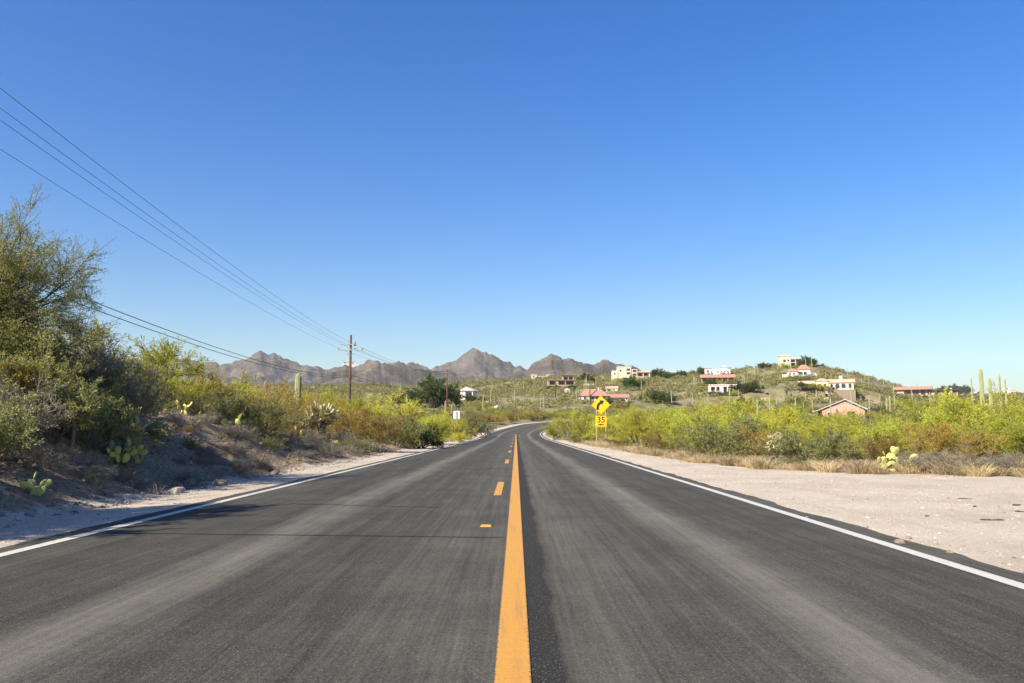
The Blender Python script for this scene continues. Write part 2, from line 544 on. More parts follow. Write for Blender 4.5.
def ground_mat():
    m, nt, N, L, b = newmat('desert_ground')
    co = objcoord(nt)
    at_ = N.new('ShaderNodeAttribute'); at_.attribute_name = 'zone'
    sp = N.new('ShaderNodeSeparateColor'); L.new(at_.outputs['Color'], sp.inputs[0])
    gravel, mount, hill = sp.outputs[0], sp.outputs[1], sp.outputs[2]
    # dirt
    n1 = noise(nt, co, 1.3, 6, 0.65); n2 = noise(nt, co, 14, 5, 0.7); n3 = noise(nt, co, 70, 3, 0.7)
    dirt = ramp(nt, n1, [(0.3, (0.19, 0.132, 0.080)), (0.5, (0.275, 0.20, 0.128)), (0.72, (0.38, 0.29, 0.20))])
    dirt = mixc(nt, ramp(nt, n2, [(0.42, 0.55), (0.58, 0.0)]), dirt, (0.085, 0.062, 0.045))
    dirt = mixc(nt, ramp(nt, n3, [(0.58, 0.0), (0.70, 0.6)]), dirt, (0.40, 0.32, 0.25))
    # gravel
    g1_ = noise(nt, co, 0.55, 6, 0.6); g2 = noise(nt, co, 26, 4, 0.75); g3 = noise(nt, co, 110, 2, 0.7)
    gr = ramp(nt, g1_, [(0.3, (0.43, 0.355, 0.265)), (0.55, (0.55, 0.468, 0.36)), (0.75, (0.625, 0.545, 0.435))])
    gr = mixc(nt, ramp(nt, g2, [(0.36, 0.55), (0.52, 0.0)]), gr, (0.30, 0.225, 0.17))
    gr = mixc(nt, ramp(nt, g2, [(0.60, 0.0), (0.72, 0.6)]), gr, (0.70, 0.62, 0.54))
    gr = mixc(nt, ramp(nt, g3, [(0.33, 0.5), (0.45, 0.0)]), gr, (0.22, 0.17, 0.135))
    gr = mixc(nt, ramp(nt, noise(nt, mapping(nt, co, (1.6, 0.25, 1)), 1.0, 5, 0.65), [(0.52, 0.0), (0.68, 0.45)]), gr, (0.40, 0.30, 0.205))
    gm = math_n(nt, 'ADD', gravel, math_n(nt, 'MULTIPLY', math_n(nt, 'SUBTRACT', noise(nt, co, 2.4, 5, 0.7), 0.5), 1.3))
    c = mixc(nt, ramp(nt, gm, [(0.38, 0.0), (0.58, 1.0)]), dirt, gr)
    # hills: tan soil with green and grey scrub flecks
    h1 = noise(nt, co, 0.16, 5, 0.65); h2 = noise(nt, co, 0.02, 4, 0.6)
    hl = ramp(nt, h1, [(0.36, (0.115, 0.118, 0.040)), (0.50, (0.175, 0.165, 0.070)), (0.66, (0.27, 0.215, 0.14))])
    hl = mixc(nt, ramp(nt, h2, [(0.38, 0.0), (0.62, 0.55)]), hl, (0.27, 0.20, 0.145))
    c = mixc(nt, hill, c, hl)
    # mountains: bare brown rock, ledges and dark scrub
    m1 = noise(nt, co, 0.011, 8, 0.68); m2 = noise(nt, mapping(nt, co, (1, 1, 3.5)), 0.0055, 7, 0.7); m3 = noise(nt, co, 0.06, 5, 0.75)
    mt = ramp(nt, m1, [(0.3, (0.095, 0.080, 0.062)), (0.5, (0.18, 0.148, 0.113)), (0.7, (0.31, 0.25, 0.19))])
    mt = mixc(nt, ramp(nt, m2, [(0.42, 0.75), (0.52, 0.0)]), mt, (0.052, 0.046, 0.036))
    mt = mixc(nt, ramp(nt, m3, [(0.48, 0.0), (0.60, 0.7)]), mt, (0.075, 0.080, 0.035))
    geo = N.new('ShaderNodeNewGeometry')
    sz = N.new('ShaderNodeSeparateXYZ'); L.new(geo.outputs['Normal'], sz.inputs[0])
    mt = mixc(nt, ramp(nt, sz.outputs[2], [(0.72, 0.5), (0.9, 0.0)]), mt, (0.12, 0.09, 0.075))
    c = mixc(nt, mount, c, mt)
    L.new(c, b.inputs['Base Color'])
    b.inputs['Roughness'].default_value = 0.95
    b.inputs['Specular IOR Level'].default_value = 0.1
    hsum = math_n(nt, 'ADD', math_n(nt, 'MULTIPLY', g2, 0.7), math_n(nt, 'MULTIPLY', g3, 0.3))
    bn = N.new('ShaderNodeBump'); bn.inputs['Strength'].default_value = 0.7; bn.inputs['Distance'].default_value = 0.05
    L.new(hsum, bn.inputs['Height'])
    b2 = N.new('ShaderNodeBump'); b2.inputs['Distance'].default_value = 34.0
    L.new(math_n(nt, 'MULTIPLY', mount, 0.9), b2.inputs['Strength'])
    L.new(noise(nt, co, 0.022, 8, 0.72), b2.inputs['Height']); L.new(bn.outputs[0], b2.inputs['Normal'])
    L.new(b2.outputs[0], b.inputs['Normal'])
    return m


M['ground'] = ground_mat()

# ------------------------------------------------------------------ ground sheet
def build_ground():
    rings = np.concatenate([[0.6], np.geomspace(1.0, 900, 430), np.linspace(909, 3600, 300), np.geomspace(3650, 6500, 20)])
    front = np.arange(-50, 50.01, 0.125)
    back = np.arange(52, 308.1, 4.0)
    az = np.radians(np.concatenate([front, back]))
    na, nr = len(az), len(rings)
    A, Rr = np.meshgrid(az, rings)
    x = (np.sin(A) * Rr); y = (np.cos(A) * Rr)
    z = G(x.ravel(), y.ravel()).reshape(x.shape)
    V = np.stack([x, y, z], -1).reshape(-1, 3)
    i = np.arange(nr - 1)[:, None] * na; j = np.arange(na)[None, :]; j2 = (j + 1) % na
    Fc = np.stack([i + j, i + j2, i + na + j2, i + na + j], -1).reshape(-1, 4)[:, ::-1]
    # inner cap
    c = len(V)
    V = np.vstack([V, [[0, 0, -0.05]]])
    me = mesh_np('ground', V, Fc, True)
    X, Y = V[:, 0], V[:, 1]
    s, a = road_coord(X, Y)
    r = np.hypot(X, Y)
    gx = gravel_x(np.clip(a, -60, 400))
    gr = np.where(s > 0, 1 - sstep(gx - 0.5, gx + 0.7, s), sstep(-6.5, -5.5, s)) * (1 - sstep(200, 300, r))
    mount = sstep(800, 1900, r + fbm(X / 160, Y / 160, 4) * 500)
    hill = sstep(90, 200, r) * (1 - gr)
    colr = np.stack([gr, mount, hill, np.ones_like(gr)], -1).astype(np.float32)
    at_ = me.attributes.new('zone', 'FLOAT_COLOR', 'POINT')
    at_.data.foreach_set('color', colr.ravel())
    o = link('ground', me, M['ground'])
    tag(o, 'desert floor with roadside bank and gravel rising into brown mountains', 'ground', kind='structure')


build_ground()


# ------------------------------------------------------------------ road and markings
def strip(name, a_vals, sl, sr, dz, mat, label, cat, kind='structure', cols=1, uvnorm=False, thick=0.0):
    a_vals = np.asarray(a_vals, dtype=float)
    n = len(a_vals)
    sl = np.broadcast_to(sl, (n,)); sr = np.broadcast_to(sr, (n,))
    t = np.linspace(0, 1, cols + 1)
    S = sl[:, None] * (1 - t) + sr[:, None] * t
    A = np.repeat(a_vals[:, None], cols + 1, 1)
    V = road_point(A, S, dz).reshape(-1, 3)
    k = cols + 1
    i = np.arange(n - 1)[:, None] * k; j = np.arange(cols)[None, :]
    Fc = np.stack([i + j, i + j + 1, i + k + j + 1, i + k + j], -1).reshape(-1, 4)
    if thick:                                   # a short skirt down each side
        b0 = len(V)
        Lo = road_point(a_vals, sl - 0.02, dz - thick); Ro = road_point(a_vals, sr + 0.02, dz - thick)
        V = np.vstack([V, Lo, Ro])
        q = np.arange(n - 1)
        f1 = np.stack([b0 + q, q * k, (q + 1) * k, b0 + q + 1], -1)
        f2 = np.stack([q * k + cols, b0 + n + q, b0 + n + q + 1, (q + 1) * k + cols], -1)
        Fc = np.vstack([Fc, f1, f2])
    me = mesh_np(name, V, Fc)
    uvl = me.uv_layers.new(name='UVMap')
    if uvnorm:
        uu = np.concatenate([np.repeat(t[None], n, 0).ravel()])
    else:
        uu = S.ravel()
    vv = A.ravel()
    if thick:
        uu = np.concatenate([uu, sl - 0.02, sr + 0.02]); vv = np.concatenate([vv, a_vals, a_vals])
    idx = Fc.ravel()
    uvl.data.foreach_set('uv', np.stack([uu[idx], vv[idx]], -1).astype(np.float32).ravel())
    o = link(name, me, mat)
    tag(o, label, cat, kind=kind)
    return o


a_road = np.concatenate([np.arange(-30, 40, 0.09), np.arange(40, 120, 0.4), np.arange(120, 330, 1.0)])
rag = lambda a, sd, am: (fbm(a / 0.8 + sd, a * 0 + sd, 4)) * am
strip('road', a_road, ROAD_L + rag(a_road, 3.0, 0.09), ROAD_R + rag(a_road, 8.0, 0.10), 0.004, M['road'],
      'worn grey asphalt road running straight then curving right', 'road', cols=12, thick=0.06)
a_l = np.concatenate([np.arange(-30, 60, 0.5), np.arange(60, 330, 1.5)])
w = 0.066
strip('road_marking', a_l, LINE_L - w, LINE_L + w, 0.009, M['whitepaint'], 'white edge line along the left side of the road', 'road marking', uvnorm=True)
strip('road_marking', a_l, LINE_R - w, LINE_R + w, 0.009, M['whitepaint'], 'white edge line along the right side of the road', 'road marking', uvnorm=True)
a_y = np.concatenate([np.arange(-30, 116, 0.5)])
strip('road_marking', a_y, -0.094, 0.064, 0.009, M['yellowpaint'], 'solid yellow line down the middle of the road', 'road marking', uvnorm=True)
a0 = 12.95
for k in range(8):
    a = np.linspace(a0 + 12.2 * k, a0 + 12.2 * k + 3.3, 8)
    nm = ['nearest to the camera beyond the amber marker', 'second', 'third', 'fourth', 'fifth', 'sixth', 'seventh', 'eighth'][k]
    o = strip('road_marking', a, -0.365, -0.235, 0.009, M['yellowpaint'], 'short yellow dash beside the solid yellow line, %s%s' % (nm, '' if k == 0 else ' along the road'), 'road marking', uvnorm=True)
    o['group'] = 'yellow dashes left of the centre line'
# thin dark strips laid across the lanes
M['darkline'] = simple('dark_line_black', (0.022, 0.022, 0.023), 0.7, 0.2, 9)


def dark_strip(py0, px0, px1, py1, label, wd):
    p0 = ray(px0, py0); p1 = ray(px1, py1)
    q0 = Vector((p0.x, p0.y)) * (EYE / -p0.z); q1 = Vector((p1.x, p1.y)) * (EYE / -p1.z)
    n = 40
    pts = []
    for i in range(n):
        t = i / (n - 1)
        c = q0.lerp(q1, t)
        j = (float(vnoise(np.array([t * 9.0]), np.array([py0 * 1.0]))[0]) - 0.5) * 0.05
        hw = wd * (0.6 + 0.8 * float(vnoise(np.array([t * 14.0]), np.array([py0 + 5.0]))[0])) / 2
        pts.append((c.x, c.y + j - hw, 0.0075)); pts.append((c.x, c.y + j + hw, 0.0075))
    Fc = [[2 * i, 2 * i + 2, 2 * i + 3, 2 * i + 1] for i in range(n - 1)]
    tag(link('dark_line', mesh_np('dark_line', pts, Fc), M['darkline']), label, 'crack seal', kind='structure')


dark_strip(533.5, 110, 503, 538, 'thin dark line across the left lane ending at the yellow line', 0.035)
dark_strip(504, 290, 440, 508, 'faint short dark line across the left lane farther up', 0.03)
dark_strip(487, 560, 640, 486.5, 'faint dark line across the right lane', 0.03)

# amber reflector
bm = bmesh.new()
bmesh.ops.create_cube(bm, size=1)
for v in bm.verts:
    top = v.co.z > 0
    v.co.x *= 0.125 * (0.8 if top else 1); v.co.y *= 0.10 * (0.45 if top else 1); v.co.z = 0.020 if top else 0.0
bmesh.ops.bevel(bm, geom=bm.edges[:], offset=0.004, segments=2, affect='EDGES')
me = bpy.data.meshes.new('pavement_marker'); bm.to_mesh(me); bm.free()
M['amber'] = simple('amber_lens', (0.62, 0.25, 0.05), 0.45, 0.2, 60)
p = ray(486, 527); k = EYE / -p.z
mk = link('pavement_marker', me, M['amber'])
mk.location = (p.x * k, p.y * k, 0.0045)
tag(mk, 'small amber raised reflector left of the yellow line', 'road reflector')


# ------------------------------------------------------------------ plants
class Grow:
    def __init__(self, seed):
        self.rng = np.random.RandomState(seed)
        self.br = []          # (pts, r0, r1)
        self.leafP = []; self.leafD = []

    def line(self, p, d, Ln, n, up=0.0, jit=0.15):
        pts = [np.array(p, float)]
        d = np.array(d, float)
        for i in range(n):
            d = d + self.rng.randn(3) * jit + np.array([0, 0, up])
            d /= np.linalg.norm(d)
            pts.append(pts[-1] + d * (Ln / n))
        return np.array(pts)

    def add(self, pts, r0, r1):
        self.br.append((pts, r0, r1))

    def leaves(self, pts, m, spread, out=0.35, tmin=0.15):
        seg = pts[1:] - pts[:-1]
        t = self.rng.rand(m) * (1 - tmin) + tmin
        f = t * len(seg); i = np.minimum(f.astype(int), len(seg) - 1); fr = (f - i)[:, None]
        P = pts[i] + seg[i] * fr + self.rng.randn(m, 3) * spread
        D = seg[i] / (np.linalg.norm(seg[i], axis=1, keepdims=True) + 1e-9)
        D = D * out + self.rng.randn(m, 3) * 0.6
        self.leafP.append(P); self.leafD.append(D)

    def stem_mesh(self, name, sides=4):
        V, Fq = [], []
        base = 0
        for pts, r0, r1 in self.br:
            n = len(pts)
            k = sides if r0 > 0.012 else 3
            d = np.gradient(pts, axis=0)
            d /= np.linalg.norm(d, axis=1, keepdims=True) + 1e-9
            ref = np.where(np.abs(d[:, 2:3]) > 0.9, np.array([[1., 0, 0]]), np.array([[0, 0, 1.]]))
            u = np.cross(d, ref); u /= np.linalg.norm(u, axis=1, keepdims=True) + 1e-9
            v = np.cross(d, u)
            rr = np.linspace(r0, r1, n)[:, None]
            for q in range(k):
                an = 2 * PI * q / k
                V.append(pts + (u * math.cos(an) + v * math.sin(an)) * rr)
            # vertices ordered by side, then along
            for q in range(k):
                q2 = (q + 1) % k
                i = np.arange(n - 1)
                Fq.append(np.stack([base + q * n + i, base + q2 * n + i, base + q2 * n + i + 1, base + q * n + i + 1], -1))
            base += n * k
        return np.vstack(V), np.vstack(Fq)

    def leaf_mesh(self, L0, W0, var=0.4, upbias=0.0):
        P = np.vstack(self.leafP); D = np.vstack(self.leafD)
        D[:, 2] += upbias
        n = len(P)
        D /= np.linalg.norm(D, axis=1, keepdims=True) + 1e-9
        S = np.cross(D, self.rng.randn(n, 3)); S /= np.linalg.norm(S, axis=1, keepdims=True) + 1e-9
        ln = L0 * (1 + var * (self.rng.rand(n, 1) * 2 - 1)); wd = W0 * (1 + var * (self.rng.rand(n, 1) * 2 - 1))
        P[:, 2] = np.maximum(P[:, 2], 0.01)
        V = np.stack([P, P + D * ln * 0.5 + S * wd * 0.5, P + D * ln, P + D * ln * 0.5 - S * wd * 0.5], 1).reshape(-1, 3)
        Fq = np.arange(n * 4).reshape(n, 4)
        return V, Fq


def shrub(seed, h, spread, mains, tilt, sub, twig, leaf_n, leaf, up=0.05, jit=0.16, upb=0.0, tw_len=0.30, stem_r=0.018, lf_spread=0.02, twr=0.0035, subt=0.25):
    """bushy plant: mains from the root crown, side branches, twigs with leaves"""
    g = Grow(seed); rng = g.rng
    for i in range(mains):
        az = 2 * PI * (i + rng.rand()) / mains
        ti = R(rng.uniform(*tilt))
        d = np.array([math.sin(ti) * math.cos(az), math.sin(ti) * math.sin(az), math.cos(ti)])
        Ln = h * rng.uniform(0.75, 1.08) * (1 + (spread - 1) * math.sin(ti))
        p0 = np.array([math.cos(az), math.sin(az), 0]) * 0.08 * h * rng.rand() + np.array([0, 0, -0.05])
        pm = g.line(p0, d, Ln, 7, up, jit)
        r0 = stem_r * rng.uniform(0.6, 1.1)
        g.add(pm, r0, r0 * 0.2)
        for j in range(sub):
            t = rng.uniform(subt, 1.0)
            f = t * 7; k = min(int(f), 6)
            p = pm[k] + (pm[k + 1] - pm[k]) * (f - k)
            dm = pm[k + 1] - pm[k]; dm /= np.linalg.norm(dm)
            d2 = dm + rng.randn(3) * 0.62; d2 /= np.linalg.norm(d2)
            L2 = Ln * rng.uniform(0.2, 0.42) * (1.15 - 0.5 * t)
            p2 = g.line(p, d2, L2, 4, up * 1.5, jit * 1.1)
            g.add(p2, r0 * 0.45 * (1.1 - 0.6 * t), r0 * 0.1)
            for q in range(twig):
                t2 = rng.uniform(0.2, 1.0); f2 = t2 * 4; k2 = min(int(f2), 3)
                pp = p2[k2] + (p2[k2 + 1] - p2[k2]) * (f2 - k2)
                dd = (p2[k2 + 1] - p2[k2]); dd /= np.linalg.norm(dd)
                dd = dd + rng.randn(3) * 0.55; dd /= np.linalg.norm(dd)
                p3 = g.line(pp, dd, h * tw_len * rng.uniform(0.4, 1.0), 3, up, jit)
                g.add(p3, twr, twr * 0.5)
                if leaf_n: g.leaves(p3, leaf_n, lf_spread * h)
    stem = g.stem_mesh('stem')
    fol = g.leaf_mesh(leaf[0], leaf[1], 0.45, upb)
    k = 1.0 / np.percentile(fol[0][:, 2], 98.5)
    stem = (stem[0] * np.array([1, 1, k]), stem[1]); fol = (fol[0] * np.array([1, 1, k]), fol[1])
    return stem, fol


SHRUB = {}


def register(kind, protos, stemmat, leafmat_):
    SHRUB[kind] = []
    for i, (st, fo) in enumerate(protos):
        ms = mesh_np(kind + '_stem', *st); ms.materials.append(stemmat)
        mf = mesh_np(kind + '_foliage', *fo); mf.materials.append(leafmat_)
        # one-mesh version for the far ones
        V = np.vstack([st[0], fo[0]]); Fq = np.vstack([st[1], fo[1] + len(st[0])])
        idx = np.concatenate([np.zeros(len(st[1])), np.ones(len(fo[1]))])
        mo = mesh_np(kind + '_whole', V, Fq, False, idx); mo.materials.append(stemmat); mo.materials.append(leafmat_)
        SHRUB[kind].append((ms, mf, mo))


# palo verde: airy, upright, feathery
register('palo', [shrub(100 + i, 1.0, 1.10, 13, (4, 62), 7, 6, 25, (0.050, 0.0095), 0.07, 0.17, 0.35, 0.30, 0.016, 0.014, 0.0025) for i in range(4)], M['greentwig'], M['palo'])
register('creosote', [shrub(200 + i, 1.0, 1.2, 15, (5, 70), 8, 6, 18, (0.036, 0.014), 0.05, 0.16, 0.2, 0.22, 0.013, 0.014, 0.003) for i in range(4)], M['bark'], M['creosote'])
register('rust', [shrub(300 + i, 1.0, 1.1, 18, (3, 58), 7, 6, 16, (0.034, 0.011), 0.09, 0.13, 0.5, 0.24, 0.009, 0.012, 0.0028) for i in range(3)], M['twig'], M['rust'])
register('grey', [shrub(400 + i, 1.0, 1.35, 20, (8, 76), 8, 7, 4, (0.034, 0.012), 0.05, 0.20, 0.1, 0.28, 0.011, 0.012, 0.0042) for i in range(3)], M['twig'], M['grey'])
register('dark', [shrub(500 + i, 1.0, 1.15, 14, (3, 75), 9, 7, 16, (0.055, 0.028), 0.03, 0.16, 0.1, 0.24, 0.03, 0.02, 0.003, 0.35) for i in range(2)], M['darkbark'], M['dark'])

KINDS = {'palo': ('palo_verde_bush', 'bush'), 'creosote': ('creosote_bush', 'bush'), 'rust': ('rusty_shrub', 'shrub'),
         'grey': ('grey_shrub', 'shrub'), 'dark': ('dark_tree', 'tree')}
_prng = random.Random(3)


LIMX = [-50, 104, 124, 160, 190, 250, 257, 260, 269, 272, 286, 290, 303, 307, 330, 345, 380, 410, 456, 470, 500, 540, 575, 600, 640, 700, 735, 800, 814, 822, 866, 874, 890, 960, 1030, 1100]
LIMY = [310, 348, 337, 346, 372, 376, 378, 396, 396, 380, 384, 402, 402, 386, 386, 388, 384, 390, 404, 398, 406, 412, 408, 406, 402, 398, 397, 400, 406, 415, 415, 404, 398, 394, 392, 390]


def fit(x, y, z, h):
    """height of a plant whose top stays below the tops seen in the photograph"""
    px = 516 + x / y * F
    cap = EYE + (430 - np.interp(px, LIMX, LIMY)) / F * y - z
    return min(h, cap)


def plant(kind, loc, h, label, group=None, wide=1.0, parts=True, name=None, cat=None):
    protos = SHRUB[kind]
    ms, mf, mo = _prng.choice(protos)
    nm, ct = KINDS[kind]
    nm = name or nm; ct = cat or ct
    rz = _prng.uniform(0, 2 * PI)
    sc = (h * wide, h * wide * _prng.uniform(0.9, 1.1), h * _prng.uniform(0.95, 1.05))
    if parts:
        root = empty(nm, loc, rz, sc)
        a = bpy.data.objects.new('stem', ms); COL.objects.link(a); a.parent = root
        b = bpy.data.objects.new('foliage', mf); COL.objects.link(b); b.parent = root
    else:
        root = bpy.data.objects.new(nm, mo); COL.objects.link(root)
        root.location = loc; root.rotation_euler = (0, 0, rz); root.scale = sc
    tag(root, label, ct, group)
    return root


# ---- big mesquite at the left
def big_tree(seed, h, mains, spreaddir, leaf_n, dens=1.0, extra=()):
    g = Grow(seed); rng = g.rng
    sd = np.array(spreaddir, float)
    trunk = g.line((0, 0, -0.2), (0.1, 0, 1), 0.9, 4, 0.0, 0.1)
    g.add(trunk, 0.15, 0.10)
    for i in range(mains + len(extra)):
        az = 2 * PI * (i + rng.rand() * 0.8) / mains
        ti = R(rng.uniform(12, 68))
        Ln = h * rng.uniform(0.75, 1.0)
        if i >= mains: az, ti, Ln = R(extra[i - mains][0]), R(extra[i - mains][1]), extra[i - mains][2]
        d = np.array([math.sin(ti) * math.cos(az), math.sin(ti) * math.sin(az), math.cos(ti)]) + sd * rng.uniform(0, 1) * (i < mains)
        d /= np.linalg.norm(d)
        pm = g.line(trunk[rng.randint(2, 5)], d, Ln, 9, 0.02, 0.12)
        r0 = rng.uniform(0.028, 0.062)
        g.add(pm, r0, 0.006)
        for j in range(int(9 * dens)):
            t = rng.uniform(0.22, 1.0); f = t * 9; k = min(int(f), 8)
            p = pm[k] + (pm[k + 1] - pm[k]) * (f - k)
            dm = pm[k + 1] - pm[k]; dm /= np.linalg.norm(dm)
            d2 = dm + rng.randn(3) * 0.5; d2 /= np.linalg.norm(d2)
            L2 = Ln * rng.uniform(0.22, 0.45) * (1.2 - 0.6 * t)
            p2 = g.line(p, d2, L2, 6, 0.0, 0.15)
            g.add(p2, max(0.007, r0 * 0.34 * (1.1 - 0.7 * t)), 0.004)
            g.leaves(p2, leaf_n, 0.05, 0.3, 0.3)
            for q in range(int(7 * dens)):
                t2 = rng.uniform(0.15, 1.0); f2 = t2 * 6; k2 = min(int(f2), 5)
                pp = p2[k2] + (p2[k2 + 1] - p2[k2]) * (f2 - k2)
                dd = (p2[k2 + 1] - p2[k2]); dd /= np.linalg.norm(dd)
                dd = dd + rng.randn(3) * 0.6; dd /= np.linalg.norm(dd)
                p3 = g.line(pp, dd, rng.uniform(0.25, 0.62), 4, -0.01, 0.18)
                g.add(p3, 0.0055, 0.0028)
                g.leaves(p3, leaf_n, 0.035, 0.3, 0.05)
    return g


def place_tree(name, g, loc, leaf, barkm, leafm, label, cat='tree', group=None, rz=0.0):
    root = empty(name, loc, rz)
    st = g.stem_mesh('t', 6)
    link('trunk', mesh_np('mesquite_trunk', *st, True), barkm, root)
    lf = g.leaf_mesh(leaf[0], leaf[1], 0.45, -0.05)
    link('crown', mesh_np('mesquite_crown', *lf), leafm, root)
    tag(root, label, cat, group)
    return root


def gnd(x, y, dz=0.0):
    return Vector((x, y, g1(x, y) + dz))


place_tree('mesquite_tree', big_tree(11, 2.75, 17, (0.10, -0.1, 0.10), 36, 1.3, [(0, 30, 2.7), (-30, 38, 2.7), (25, 42, 2.7), (-15, 50, 2.8), (10, 58, 2.8), (-40, 55, 2.6), (0, 45, 2.8), (35, 60, 2.5), (-20, 66, 2.6), (5, 20, 2.6)]), gnd(-10.1, 14.0, -0.05), (0.046, 0.0115), M['bark'], M['mesq'],
           'large spreading mesquite tree with arching dark branches at the left edge')
place_tree('mesquite_tree', big_tree(12, 2.6, 15, (0.3, 0.0, 0.6), 40, 1.15), gnd(-8.4, 6.5, -0.1), (0.085, 0.034), M['darkbark'], M['mesq'],
           'upright mesquite tree beside the road before the large arching one, out of frame')
place_tree('mesquite_tree', big_tree(13, 3.0, 10, (0.0, 0.0, 0.2), 6, 0.8), gnd(-11.7, 9.4, -0.1), (0.06, 0.015), M['darkbark'], M['mesq'],
           'mesquite tree standing back from the road behind the out of frame one')

